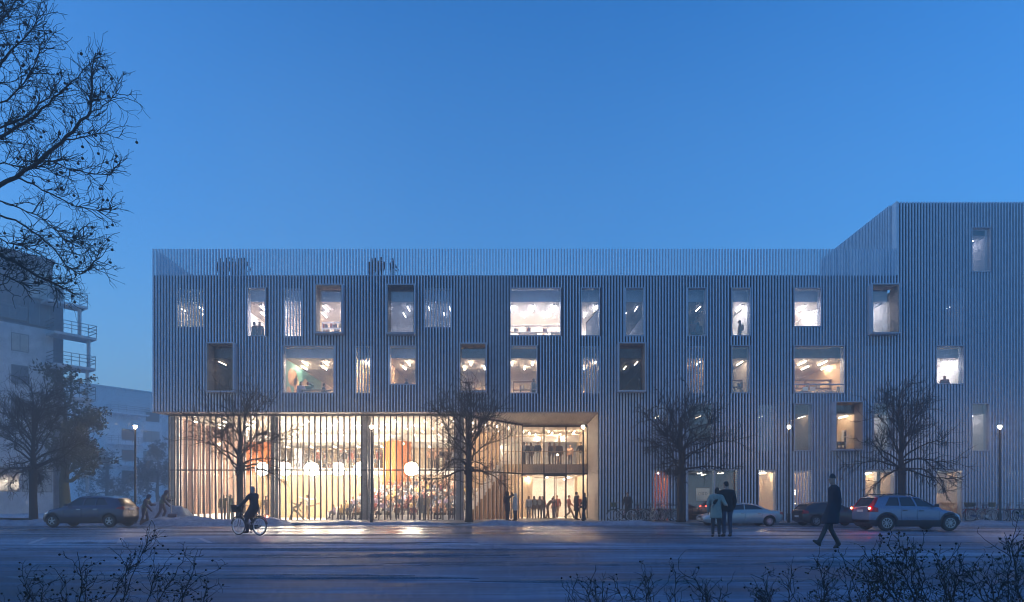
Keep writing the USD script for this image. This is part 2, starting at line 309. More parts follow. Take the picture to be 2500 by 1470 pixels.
WR = [(X(l), Z(b), X(r), Z(t), k) for l, t, r, b, k in WIN]
holes = unary_union([sbox(a + .01, b + .01, c - .01, d - .01) for a, b, c, d, k in WR])
front = unary_union([sbox(XL, ZS, XW, ZP), sbox(XR, 0.0, XW, ZP)]).difference(holes)
wing = sbox(XW + .002, 0.0, XE, ZW - .05).difference(holes)
obj('wall', extr_y(front, WY0, WY1), M['cladding'], school)
obj('wall', extr_y(wing, WY0 - .003, WY1), M['cladding'], school)
obj('side_wall', MB().box(XL + .02, XL + .3, WY1, 58, ZS, ZP), M['cladding'], school)
obj('wing_side_wall', MB().box(XW + .01, XW + .3, WY1, 49.8, ZP - .2, ZW - .06), M['cladding'], school)
obj('roof', MB().box(XL + .31, XW, WY1, 58, ZP - .25, ZP - .05), M['roof'], school)
obj('wing_roof', MB().box(XW + .31, XE, WY1, 49.8, ZW - .4, ZW - .2), M['roof'], school)
# fins, one per pitch, cut by flush and box windows
PITCH, FWD = 0.182, 0.072
nf, short_fins = 0, MB()
for i in range(int((XE - XL) / PITCH)):
    x = XL + .036 + i * PITCH
    if abs(x - XW) < .05: continue
    z0 = ZS if x < XR - .02 else .03
    z1 = ZT if x < XW else ZW
    cuts = sorted((b, d) for a, b, c, d, k in WR if k != 'L' and a - .03 < x < c + .03)
    segs, z = [], z0
    for b, d in cuts:
        if b > z: segs.append((z, b))
        z = max(z, d)
    if z < z1: segs.append((z, z1))
    segs.sort(key=lambda q: q[0] - q[1]); mb = MB()
    for k, (b, d) in enumerate(segs): (short_fins if k else mb).box(x - FWD / 2, x + FWD / 2, FY, WY0 + .015, b + .012, d - .012)
    nf += 1
    obj('fin', mb, M['fin'], school)
tag(obj('short_fins', short_fins, M['fin'], school), kind='stuff')
mb = MB()
for i in range(1, int((49.8 - 40.4) / PITCH)):                          # fins on the flank of the taller wing, seen above the roof
    y = 40.4 + i * PITCH; mb.box(XW - .19, XW + .012, y - .036, y + .036, ZP - .04, ZW)
tag(obj('flank_fins', mb, M['fin'], school), kind='stuff')
mb = MB()
for i in range(1, int((51 - 40.4) / PITCH)):                            # fin screen along the left edge of the roof terrace
    y = 40.4 + i * PITCH; mb.box(XL, XL + .19, y - .036, y + .036, ZP - .04, ZT - .01)
tag(obj('terrace_screen', mb, M['fin'], school), kind='stuff')
obj('coping', MB().box(XL, XW, WY0 + .022, WY1 + .1, ZP, ZP + .05), M['frame'], school)
obj('edge_post', MB().box(XW - .05, XW + .045, FY - .02, WY1, ZP, ZW), M['fin'], school)

def frame_bars(a, b, c, d, w, y0, y1):
    return MB().box(a, c, y0, y1, d - w, d).box(a, c, y0, y1, b, b + w).box(a, a + w, y0, y1, b + w, d - w).box(c - w, c, y0, y1, b + w, d - w)
for i, (a, b, c, d, k) in enumerate(WR):
    if k == 'B':
        w = obj('window_box', frame_bars(a, b, c, d, .06, FY - .48, WY1 + .02), M['frame'], school)
        obj('lining', frame_bars(a + .062, b + .062, c - .062, d - .062, .03, FY - .455, WY1), M['frame_warm'] if i != 4 else M['frame_dark'], w)
        obj('pane', MB().box(a + .095, c - .095, 40.16, 40.17, b + .095, d - .095), M['glass_hall' if i in (15, 22) else 'glass'], w)
    elif k == 'F':
        w = obj('window', frame_bars(a, b, c, d, .045, FY - .015 if b > 3 else FY + .05, WY1 + .015), M['frame'], school)
        obj('pane', MB().box(a + .047, c - .047, 40.13, 40.14, b + .047, d - .047), M['glass'], w)
    else:
        w = obj('window', frame_bars(a + .012, b + .012, c - .012, d - .012, .04, WY0 + .03, WY1 + .015), M['frame'] if b > 7 else M['frame_dark'], school)
        obj('pane', MB().box(a + .055, c - .055, 40.30, 40.31, b + .055, d - .055), M['glass'], w)
for px, top in ((1746, 1146),): obj('window_mullion', MB().box(X(px) - .03, X(px) + .03, FY + .08, WY1, .06, Z(top) - .05), M['frame'], school)
obj('window_rail', MB().box(X(1938) + .046, X(2063) - .046, 40.0, 40.05, Z(940), Z(937)), M['frame'], school)

# ------------------------------------------------------------------ rooms behind the windows
LAMP_ROWS = [(41.55, 42.65), (42.95, 44.05)]
def strip(x, y0, y1, z, m, label, group, skew=0):
    t = thing('strip_lamp', label, 'lamp', (x, (y0 + y1) / 2, z), 0, group)
    h = (y1 - y0) / 2
    hw = MB().box(-.03, .03, -h, h, .034, .046)
    for e in (-h + .1, h - .1): hw.box(-.02, .02, e - .03, e + .03, .034, .088)
    for e in (-h - .012, h): hw.box(-.026, .026, e, e + .012, -.002, .034)
    obj('hanger', hw, M['frame'], t)
    obj('tube', MB().box(-.019, .019, -h, h, 0, .03), m, t)
def room(pl, pr, z0, z1, head, wall, ceil, bulk, lampm, desc, spacing=1.33, off=0.0, depth=50.0, rows=LAMP_ROWS, back=None, side=None, floor=None, lamps=True, rear=None):
    a, b = X(pl), X(pr)
    if rear:
        n = max(2, int((b - a) / 1.5))
        for i in range(n):                                               # rows of lamps further back in the room, out of sight below the sill
            xx = a + (b - a) * (i + .5) / n; obj('rear_lamp', MB().box(xx - .05, xx + .05, rear[0], rear[0] + 1.2, z1 - .16, z1 - .12), M[rear[1]], school)
    obj('room_floor', MB().box(a, b, WY1 + .01, depth, z0 - .1, z0), M[floor or 'wood_pale'], school)
    obj('room_ceiling', MB().box(a, b, 40.96, depth, z1, z1 + .08), M[ceil], school)
    obj('room_wall', MB().box(a - .08, a, WY1 + .012, depth, z0, z1 + .5), M[side or wall], school)
    obj('room_wall', MB().box(b, b + .08, WY1 + .012, depth, z0, z1 + .5), M[side or wall], school)
    obj('room_wall', MB().box(a - .08, b + .08, depth, depth + .08, z0, z1 + .5), M[back or wall], school)
    if bulk:
        obj('bulkhead', MB().box(a, b, 40.9, 40.955, z1 - .01, head + .3), M[bulk], school)
        obj('window_head', MB().box(a, b, WY1 + .02, 40.9, head + .22, head + .3), M[bulk], school)
    if lamps:
        n = 0
        for r, (y0, y1) in enumerate(rows):
            x = math.ceil((a + .2 - (off + r * spacing * .63)) / spacing) * spacing + off + r * spacing * .63
            while x < b - .15:
                strip(x, y0, y1, z1 - .09, M[lampm], f'ceiling strip lamp behind {desc}', f'strip lamps behind {desc}')
                x += spacing
F4 = (10.9, 13.76, Z(702)); F3 = (7.4, 10.25, Z(843)); F2 = (3.96, 6.79, Z(985)); F1 = (.03, 3.16, Z(1146))
R4 = [(385, 525, 'plaster', 'soffit', 'bulk_dark', 'strip14', 'the slatted window at the far left of the top storey'),
      (560, 870, 'plaster', 'soffit', 'bulk_light', 'cool20', 'the three top storey windows over the left tree'),
      (900, 1130, 'bulk_light', 'bulk_light', 'bulk_light', 'cool6', 'the blue box window of the top storey'),
      (1215, 1400, 'plaster', 'plaster', 'bulk_light', 'cool20', 'the wide bright window of the top storey'),
      (1402, 1485, 'plaster', 'plaster', 'bulk_light', 'cool12', 'the narrow top window next to the wide bright one'),
      (1500, 1600, 'bulk_light', 'bulk_dark', 'bulk_light', 'cool6', 'the plain blue narrow window of the top storey'),
      (1640, 1750, 'bulk_dark', 'bulk_dark', 'bulk_light', 'cool6', 'the dark top window holding a silhouetted couple'),
      (1770, 1850, 'plaster', 'plaster', 'bulk_light', 'cool12', 'the top window holding a walking woman'),
      (1905, 2040, 'plaster', 'plaster', 'bulk_light', 'cool20', 'the squarish bright top window right of centre'),
      (2085, 2187, 'plaster', 'bulk_light', 'bulk_light', 'cool12', 'the box window beside the taller wing'),
      (2270, 2384, 'dark_room', 'dark_room', None, 'cool6', 'the slatted dark window of the wing')]
REAR = {'strip14': 'strip50', 'strip22': 'strip170', 'strip34': 'strip260', 'strip50': 'strip260', 'cool20': 'cool260', 'cool12': 'cool170', 'cool6': 'cool30', 'strip8': 'strip14', 'strip4': 'strip14'}
DIM = {'strip14': 'strip22', 'strip22': 'strip50', 'strip34': 'strip50', 'strip50': 'strip110', 'cool20': 'cool30', 'cool12': 'cool20'}
for r in R4: room(r[0], r[1], *F4, *r[2:5], DIM.get(r[5], r[5]), r[6], depth=52.5 if r[0] != 2085 else 43.2, rear=(49.9, REAR[r[5]]) if r[0] != 2085 else None)
R3 = [(480, 625, 'dark_room', 'dark_room', 'bulk_dark', 'strip8', 'the dark box window above the left tree'),
      (684, 838, 'wood', 'soffit', 'bulk_light', 'strip34', 'the wide window with the map'),
      (850, 928, 'wood_pale', 'plaster', 'bulk_light', 'strip50', 'the bright slatted window right of the map'),
      (935, 1060, 'wood', 'soffit', 'bulk_light', 'strip22', 'the short warm window with one reader'),
      (1090, 1210, 'soffit', 'soffit', 'bulk_dark', 'strip22', 'the box window above the middle tree'),
      (1225, 1400, 'plaster', 'soffit', 'bulk_dark', 'strip22', 'the bookshelf window under the wide bright one'),
      (1402, 1482, 'wood', 'soffit', 'bulk_dark', 'strip22', 'the slatted warm window over the entrance wall'),
      (1490, 1600, 'dark_room', 'dark_room', 'bulk_dark', 'strip8', 'the dark box window right of the entrance'),
      (1655, 1750, 'wood', 'wood', 'bulk_dark', 'strip14', 'the slatted window above the right hand middle tree'),
      (1770, 1850, 'soffit', 'soffit', 'bulk_dark', 'strip14', 'the narrow window with dark shelves'),
      (1900, 2090, 'wood', 'soffit', 'bulk_dark', 'strip22', 'the wide library window with a blue rail'),
      (2096, 2200, 'dark_room', 'wood', 'bulk_dark', 'strip4', 'the short slatted window left of the wing'),
      (2255, 2380, 'plaster', 'plaster', 'bulk_light', 'cool20', 'the pale window of the wing with one pupil')]
for r in R3: room(r[0], r[1], *F3, *r[2:5], DIM.get(r[5], r[5]), r[6], depth=57.0, rear=(54.3, REAR[r[5]]), lamps=r[0] not in (2096,))
R2 = [(1570, 1760, 'dark_room', 'dark_room', None, 'strip4', 'the dark first floor windows behind the middle right tree'),
      (1835, 1915, 'dark_room', 'dark_room', None, 'strip4', 'the dark slatted first floor window'),
      (1922, 2003, 'wood', 'dark_room', 'bulk_dark', 'strip4', 'the brown first floor window by a street lamp'),
      (2006, 2115, 'wood_pale', 'plaster', 'bulk_dark', 'strip22', 'the warm first floor box window'),
      (2120, 2205, 'plaster', 'plaster', 'bulk_light', 'cool6', 'the pale first floor window behind the right tree'),
      (2350, 2440, 'plaster', 'bulk_light', 'bulk_light', 'cool6', 'the tall pale first floor window of the wing')]
for r in R2: room(r[0], r[1], *F2, *r[2:], depth=47.0)
R1 = [(1565, 1655, 'wood_orange', 'wood_orange', None, 'strip50', 'the orange slatted ground floor window'),
      (1665, 1820, 'wood_dark', 'dark_room', None, 'strip8', 'the dim ground floor canteen window'),
      (1830, 1912, 'wood_pale', 'plaster', None, 'strip50', 'the tall warm ground floor door opening'),
      (1925, 2000, 'wood_pale', 'plaster', None, 'strip34', 'the slatted ground floor window with lit shelves'),
      (2095, 2205, 'wood_pale', 'plaster', None, 'strip34', 'the warm ground floor window behind the silver estate car'),
      (2265, 2372, 'wood_pale', 'plaster', None, 'strip34', 'the ground floor window with stairs'),
      (2445, 2560, 'dark_room', 'dark_room', None, 'strip4', 'the dark slatted ground floor window at the far right')]
for r in R1: room(r[0], r[1], *F1, *r[2:], depth=46.0, rows=[(41.2, 42.3), (43.2, 44.3)])
room(2350, 2440, 14.9, 17.9, Z(554), 'bulk_light', 'bulk_light', 'bulk_dark', 'cool6', 'the topmost window of the wing', depth=44.5)
obj('stair_bulkhead', MB().box(X(2286), X(2352), 42.0, 42.25, Z(1205, 42), Z(1197, 42)), M['concrete'], school)
obj('upper_back_wall', MB().box(X(2266), X(2371), 42.26, 42.4, Z(1205, 42) + .02, 3.15), M['frame_warm'], school)
for i in range(6):
    obj('stair_tread', MB().box(X(2270), X(2330) - i * .31, 43.0, 44.0, 1.86 - i * .21, 1.95 - i * .21), M['wood_dark'], school)
obj('inner_post', MB().box(X(2168), X(2176), 41.2, 41.6, .04, 3.15), M['concrete'], school)

# ------------------------------------------------------------------ the glazed hall at the left
GY = 40.9
XG = X(413, GY)
xk, xk2 = X(1128, GY), X(1275, 46.0)                                      # kink points of the glass line
obj('soffit', extr_z(Polygon([(XL + .02, 40.485), (XR - .02, 40.485), (XR - .02, 46.2), (xk2 - .1, 46.2), (xk - .1, 41.1), (XL + .02, 41.1)]), ZS - .02, ZS + .06), M['soffit'], school)
obj('eave', MB().box(XL, XR - .01, FY + .01, 40.484, ZS - .05, ZS), M['frame_warm'], school)
obj('hall_ceiling', extr_z(Polygon([(XG, 41.11), (xk, 41.11), (xk2, 46.21), (XR, 46.21), (XR, 52), (XG, 52)]), 6.62, 6.74), M['soffit'], school)
obj('hall_floor', extr_z(Polygon([(XG, 40.86), (xk, 40.86), (xk2, 45.95), (XR, 45.95), (XR, 58), (XG, 58)]), .0, .05), M['hall_floor'], school)
obj('plinth', MB().box(XG, xk, 40.80, 40.98, .051, .14), M['concrete'], school)
HB = 52.0
obj('hall_back_wall', MB().box(X(600, HB), X(936, HB), HB, HB + .12, .05, 3.45), M['wood'], school)
obj('hall_back_wall', MB().box(X(936, HB) + .002, X(1300, HB), HB + .004, HB + .12, .05, 3.45), M['wood_pale'], school)
obj('hall_corner_wall', MB().box(X(560, 55), X(672, HB), HB + .13, HB + .25, .05, 6.6), M['wood_orange'], school)
obj('gallery_floor', MB().box(X(672, HB), X(1290, HB), HB - .15, 58, 3.46, 3.95), M['plaster'], school)
obj('gallery_ceiling', MB().box(X(600, HB), XR, HB + .02, 58, 6.1, 6.2), M['plaster'], school)
obj('gallery_beam', MB().box(X(600, HB), XR, HB - .2, HB + .015, 6.05, 6.62), M['plaster'], school)
obj('gallery_back_wall', MB().box(X(560, 58), XR, 58, 58.1, 3.5, 6.1), M['wood_pale'], school)
# prism shaped stair tower of orange boards
tower = [(X(936, HB), HB - .16), (X(968, 50.4), 50.4), (X(1006, HB), HB - .16)]
def boards(p, q, n, z0, z1, m, out=.03):
    p, q = np.array(p), np.array(q); d = (q - p); nn = np.array([d[1], -d[0]]); nn = nn / np.linalg.norm(nn) * out
    for i in range(n):
        a, b = p + d * (i + .02) / n, p + d * (i + .98) / n
        obj('wall_board', MB().hexa([(*a, z0), (*b, z0), (*(b - nn), z0), (*(a - nn), z0)], [(*a, z1), (*b, z1), (*(b - nn), z1), (*(a - nn), z1)]), m, school)
boards(tower[0], tower[1], 6, .06, 6.04, M['wood_orange'])
boards(tower[1], tower[2], 8, .06, 6.04, M['wood_orange'])
# columns
for px in (432, 673, 896, 1123): obj('column', MB().box(X(px, 41.5) - .25, X(px, 41.5) + .25, 41.25, 41.75, .05, 6.62), M['concrete'], school)
# mullions, transoms and glass of the street front
MP = X(14.2 + 1250, GY)
xs = [XG + .03 + i * MP for i in range(int((xk - XG) / MP) + 1)]
for x in xs: obj('mullion', MB().box(x - .034, x + .034, GY - .09, GY + .06, .141, 6.62), M['mullion'], school)
obj('transom', MB().box(XG, xk, GY - .07, GY + .04, 3.21, 3.29), M['mullion'], school)
obj('top_rail', MB().box(XG, xk, GY - .08, GY + .05, 6.625, 6.73), M['mullion'], school)
obj('glass_wall', MB().box(XG + .05, xk, GY - .01, GY, .15, 6.6), M['glass_hall'], school)
# the angled front
pa, pb = np.array([xk, GY]), np.array([xk2, 46.0]); dd = pb - pa; LL = np.linalg.norm(dd); dd /= LL; nn = np.array([dd[1], -dd[0]])
nang = 15
for i in range(1, nang + 1):
    c = pa + dd * LL * i / nang
    obj('mullion', MB().bar((*(c - nn * .0), .06), (*c, 6.62), .055, .05, up=(nn[0], nn[1], 0)), M['mullion'], school)
    obj('mullion_lining', MB().bar((*(c - nn * .05), .06), (*(c - nn * .05), 6.62), .05, .04, up=(nn[0], nn[1], 0)), M['mullion_wood'], school)
obj('transom', MB().bar((*pa, 3.25), (*pb, 3.25), .1, .08), M['mullion'], school)
obj('top_rail', MB().bar((*pa, 6.67), (*pb, 6.67), .12, .1), M['mullion'], school)
obj('glass_wall', MB().bar((*(pa + nn * .0), 3.3), (*pb, 3.3), .012, 6.4), M['glass_hall'], school)
# entrance front
EY = 46.0
for px in (1275, 1328, 1382, 1434): obj('mullion', MB().box(X(px, EY) - .04, X(px, EY) + .04, EY - .08, EY + .08, .05, 6.62), M['mullion'], school)
obj('transom', MB().box(xk2, XR, EY - .07, EY + .07, 3.19, 3.3), M['mullion'], school)
obj('top_rail', MB().box(xk2, XR, EY - .07, EY + .07, 6.54, 6.64), M['mullion'], school)
obj('bottom_rail', MB().box(xk2, XR, EY - .06, EY + .06, .05, .1), M['mullion'], school)
obj('glass_wall', MB().box(xk2, XR, EY - .01, EY, .1, 6.55), M['glass_hall'], school)
for a, b in ((1329.5, 1354), (1356.5, 1380.5)):
    dr = obj('door', frame_bars(X(a, EY), .06, X(b, EY), 3.17, .05, EY - .06, EY - .02), M['mullion'], school)
    obj('handle', MB().bar((X(355.2 + 1000, EY) + (.1 if a > 1340 else -.1), EY - .1, .85), (X(1355.2, EY) + (.1 if a > 1340 else -.1), EY - .1, 1.35), .03), M['rail'], dr)
obj('door_head', MB().box(X(1328, EY) + .04, X(1382, EY) - .04, EY - .05, EY + .05, 3.08, 3.189), M['mullion'], school)
obj('porch_wall', MB().box(XR, XR + .2, 40.5, 46.3, .0, ZS - .03), M['frame_warm'], school)
obj('porch_step', MB().add(*[[(xk, GY - .1, .124), (XR, GY - .1, .124), (XR, EY - .07, .124), (xk2, EY - .07, .124)], [(0, 1, 2), (0, 2, 3)]]), M['concrete'], school)
# entrance hall inside
obj('landing_floor', MB().box(xk2 - .2, XR, EY + .6, 56, 3.32, 3.95), M['frame_warm'], school)
obj('landing_edge', MB().box(xk2 - 1.4, XR, EY + .5, EY + .598, 3.28, 3.96), M['wood'], school)
obj('entrance_back_wall', MB().box(xk2 - 1.5, XR + .1, 54, 54.1, .05, 3.3), M['plaster'], school)
obj('entrance_side_wall', MB().box(XR - .0, XR + .1, EY + .32, 54, .05, 6.6), M['wood_pale'], school)
obj('entrance_left_wall', MB().box(xk2 - 1.6, xk2 - 1.5, 50.0, 54, .05, 3.3), M['plaster'], school)
obj('upper_back_wall', MB().box(xk2 - 3, XR + .1, 55, 55.1, 3.96, 6.6), M['plaster'], school)
rail = obj('balustrade', MB().box(xk2 - 1.4, XR - .02, EY + .52, EY + .56, 4.83, 4.88), M['wood'], school)
x = xk2 - 1.36
while x < XR - .05:
    obj('baluster', MB().box(x - .012, x + .012, EY + .528, EY + .552, 3.97, 4.83), M['wood'], school); x += .16
for px in (1322, 1365): obj('wood_post', MB().box(X(px, 51) - .07, X(px, 51) + .07, 50.9, 51.04, 3.96, 6.6), M['wood_pale'], school)
obj('wood_post', MB().box(X(1406, 52) - .1, X(1406, 52) + .1, 51.9, 52.1, .06, 3.3), M['wood_pale'], school)
obj('ceiling_rail', MB().bar((xk2 - 1, 50.5, 6.3), (XR, 48.6, 6.3), .1, .08), M['wood_pale'], school)
# stair with solid string behind the angled glass
sx0, sx1, NS = X(1140, 44.5), X(1240, 47.3), 16
for i in range(NS):
    a = sx0 + (sx1 - sx0) * i / NS; b = sx0 + (sx1 - sx0) * (i + 1) / NS + .002
    ya = 44.3 + 2.9 * i / NS
    z = .05 + (i + 1) * 3.85 / NS
    obj('stair_block', MB().box(a, b - .004, ya, ya + 1.6, .05, z), M['wood_stair'], school)
    for q in (.3, .8):
        xx = a + (b - a) * q
        obj('stair_baluster', MB().box(xx - .045, xx + .045, ya + .02, ya + .05, z, z + .95), M['plaster'], school)
hr = MB().bar((sx0, 44.33, 1.15), (sx1, 47.2, 4.95), .05, .06); obj('stair_handrail', hr, M['wood'], school)
obj('stair_wall', MB().box(X(1134, 49), xk2 - 1.61, 50.0, 50.12, .05, 6.6), M['wood'], school)
# bleachers
NR = 8
def row_x(i): return X(812 + 20 * i - (8 if i > 3 else 0), 43.1 + .95 * i), X(1128 + 3 * i, 43.1 + .95 * i)
for i in range(NR):
    a, b = row_x(i); y = 43.1 + .95 * i
    obj('bleacher_step', MB().box(a - .35, b + .5, y, y + .946, .052, .40 + .275 * i), M['hall_floor'], school)
obj('podium', MB().box(X(800, 46), X(838, 46), 45.5, 47.0, .052, .62), M['hall_floor'], school)
obj('podium', MB().box(X(822, 47), X(842, 47), 47.01, 48.2, .052, .95), M['hall_floor'], school)
# left glazed flank with timber posts
y = GY + .5; k = 0
while y < 53:
    obj('timber_post', MB().box(XG + .02, XG + .30, y - .045, y + .045, .06, 6.6), M['mullion_wood'], school)
    y += .62
obj('flank_transom', MB().box(XG + .02, XG + .12, GY + .2, 53, 3.2, 3.3), M['mullion_wood'], school)
obj('flank_sill', MB().box(XG + .02, XG + .3, GY + .2, 53, .051, .45), M['plaster'], school)
obj('flank_glass', MB().box(XG + .005, XG + .015, GY + .1, 53, .1, 6.6), M['glass_hall'], school)
obj('flank_back_wall', MB().box(XG, X(560, 55) + .2, 53, 53.1, .05, 6.6), M['mullion_wood'], school)
# hall lamps
for (px, y, r) in ((640, 47.5, .47), (696, 46, .46), (761, 45, .47), (826, 46.5, .46), (881, 47, .50), (1004, 46, .48)):
    t = thing('globe_lamp', f'large white globe lamp hanging in the hall, {("first","second","third","fourth","fifth","sixth")[[640,696,761,826,881,1004].index(px)]} from the left', 'lamp', (X(px, y), y, Z(1145, y)))
    obj('globe', MB().sphere((0, 0, 0), r, 3), M['globe'], t, smooth=True)
    obj('cord', MB().tube([(0, 0, r), (0, 0, 6.62 - Z(1145, y))], .012, 5), M['mullion'], t)
for j, y in enumerate((42.2, 44.0, 46.0, 48.0, 50.0)):
    x = XG + 1.0 + (j % 2) * .9
    while x < (xk - .3 if y < 46 else XR - .4):
        if not (y < 46.3 and x > xk - .3): strip(x, y - .5, y + .5, 6.42, M['strip50' if y < 45 else 'strip14'], 'short lit strip lamp under the high ceiling of the glazed hall', 'strip lamps of the hall ceiling')
        x += 1.85
for q in (.15, .35, .55, .75, .95):
    c = pa + dd * LL * q - nn * 1.0
    strip(c[0], c[1] - .5, c[1] + .5, 6.48, M['strip50'], 'lit strip lamp above the stair behind the angled glass', 'strip lamps over the stair')
for x, y in ((1.2, 48.5), (2.6, 48.5), (4.2, 48.5), (1.2, 52.2), (2.6, 52.2), (4.2, 52.2)):
    strip(x, y - .6, y + .6, 3.08, M['strip110'], 'lit strip lamp under the landing of the entrance hall', 'strip lamps of the entrance hall')
for x, y in ((1.3, 49.0), (3.0, 49.0), (4.6, 49.0), (2.0, 52.0), (3.9, 52.0)): strip(x, y - .5, y + .5, 6.4, M['strip110'], 'lit strip lamp high above the landing of the entrance hall', 'strip lamps over the landing')
for x in np.arange(X(700, 55), X(1240, 55), 2.0): strip(x, 54.4, 55.6, 5.9, M['strip34'], 'lit strip lamp over the library gallery', 'strip lamps of the gallery')
# ------------------------------------------------------------------ apartment blocks in the mist
PU, PN = np.array([.593, .805]), np.array([.805, -.593])                  # along the facade (away), out of the facade
def apartment(name, label, P0, windows, balconies, top, dark_from, back=14.0, front_len=14.0, side=1.5, dark='render_dark', light='render_wall'):
    P0 = np.array(P0, float)
    t = thing(name, label, 'apartment block')
    def loc(s, o): return P0 - PU * s + PN * o                            # s metres to the left of the right hand corner, o metres proud
    def slab(s0, s1, o0, o1, z0, z1, mb=None):
        mb = mb or MB(); q = [loc(s0, o0), loc(s1, o0), loc(s1, o1), loc(s0, o1)]
        ar = sum(q[i][0] * q[(i + 1) % 4][1] - q[(i + 1) % 4][0] * q[i][1] for i in range(4))
        if ar < 0: q = q[::-1]
        return mb.hexa([(*c, z0) for c in q], [(*c, z1) for c in q])
    obj('wall', slab(0, front_len, -back, 0, 0, dark_from), M[light], t)
    obj('wall', slab(.02, front_len, -back, -.12, dark_from, top), M[dark], t)
    obj('roof', slab(-.15, front_len, -back, .1, top, top + .25), M[dark], t)
    obj('recessed_wall', slab(-side, -.01, -back, -2.0, 0, top - 1.6), M[dark], t)
    z = dark_from + .25
    while z < top - .2:
        obj('cladding_board', slab(.03, front_len, -.118, -.09, z, z + .27), M[dark], t); z += .3
    for (s0, s1, z0, z1, lit) in windows:
        w = obj('window', slab(s0, s1, .0, .05, z0, z1), M['rail'], t)
        m = (s0 + s1) / 2
        for a, b, l in ((s0 + .06, m - .03, lit), (m + .03, s1 - .06, lit)):
            obj('pane', slab(a, b, .051, .06, z0 + .07, z1 - .07), M['far_glass_lit' if l else 'far_glass'], w)
    for (s0, s1, o, z, post) in balconies:
        b = obj('balcony', slab(s0, s1, .055, o, z, z + .22), M[light], t)
        r = MB()
        for h in (.45, .78, 1.1):
            for p, q in (((s0, o - .04), (s1, o - .04)), ((s0, o - .04), (s0, .1)), ((s1, o - .04), (s1, .1))):
                r.bar((*loc(*p), z + .22 + h), (*loc(*q), z + .22 + h), .045)
        n = 5
        for i in range(n + 1): s = s0 + (s1 - s0) * i / n; r.bar((*loc(s, o - .04), z + .22), (*loc(s, o - .04), z + 1.32), .04)
        obj('railing', r, M['rail'], b)
        if post: obj('balcony_post', MB().bar((*loc(s0 + .5, o - .5), z - 2.63), (*loc(s0 + .5, o - .5), z), .22), M['render_wall'], t)
    return t
bal = [(-2.2, 1.0, 1.7, 19.2, True), (-2.8, .6, 2.1, 16.35, True), (-2.7, .6, 2.1, 13.5, True), (-2.7, .6, 2.1, 10.65, True), (-2.7, .6, 2.1, 7.8, True), (-2.7, .6, 2.1, 4.95, True)]
win = [(.25, 1.9, 19.6, 22.2, True), (.3, 1.9, 17.2, 19.3, False), (2.0, 4.6, 17.4, 18.6, False), (1.9, 3.2, 14.6, 16.2, True), (1.9, 3.2, 11.7, 13.4, False), (1.9, 3.2, 8.9, 10.5, False), (.1, 2.4, 2.2, 4.4, True), (2.6, 4.2, 2.2, 4.4, False), (5.4, 7, 11.7, 13.4, False)]
apartment('apartment_block', 'tall grey white apartment block with stacked wrap-round balconies behind the left street tree', (-42.0, 60.0), win, bal, 23.2, 17.0)
win2 = [(.4, 2.6, 15.0, 16.6, False), (.4, 3.0, 11.6, 13.4, True), (.4, 3.0, 8.2, 10.0, True), (.4, 3.0, 4.8, 6.6, False), (4.2, 6.4, 11.6, 13.4, False), (4.2, 6.4, 8.2, 10.0, False), (4.2, 6.4, 4.8, 6.6, False)]
bal2 = [(3.5, 8.6, 1.8, 10.7, False), (3.5, 8.6, 1.8, 7.3, False), (3.5, 8.6, 1.8, 4.0, False), (3.0, 9.0, 2.2, 15.6, False)]
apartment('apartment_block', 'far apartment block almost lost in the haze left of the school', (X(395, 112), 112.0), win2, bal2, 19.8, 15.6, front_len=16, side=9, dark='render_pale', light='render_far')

# ------------------------------------------------------------------ trees
class Grower:
    def __init__(s, seed): s.r = np.random.default_rng(seed); s.mb = MB(); s.tips = []; s.nodes = []
    def branch(s, p, d, L, r0, r1, n, curl=.25, up=0.0, sides=5):
        p = np.array(p, float); d = np.array(d, float); d /= np.linalg.norm(d); pts = [p]; ds = [d]
        for i in range(n):
            d = d + s.r.normal(0, curl, 3) / math.sqrt(n) * 1.3 + np.array([0, 0, up]) / n; d /= np.linalg.norm(d)
            pts.append(pts[-1] + d * L / n); ds.append(d)
        s.mb.tube(pts, np.linspace(r0, r1, n + 1), sides, cap=False)
        return np.array(pts), np.array(ds)
    def poly(s, pts, r0, r1, sides=6):
        s.mb.tube(pts, np.linspace(r0, r1, len(pts)), sides, cap=False)
    def side(s, d, ang, bias=None):
        a = s.r.normal(0, 1, 3)
        if bias is not None: a = a + bias
        a -= d * (a @ d); a /= max(np.linalg.norm(a), 1e-6)
        return d * math.cos(ang) + a * math.sin(ang)
def at(pts, ds, u):
    f = u * (len(pts) - 1); i = min(int(f), len(pts) - 2); return pts[i] + (pts[i + 1] - pts[i]) * (f - i), ds[i]

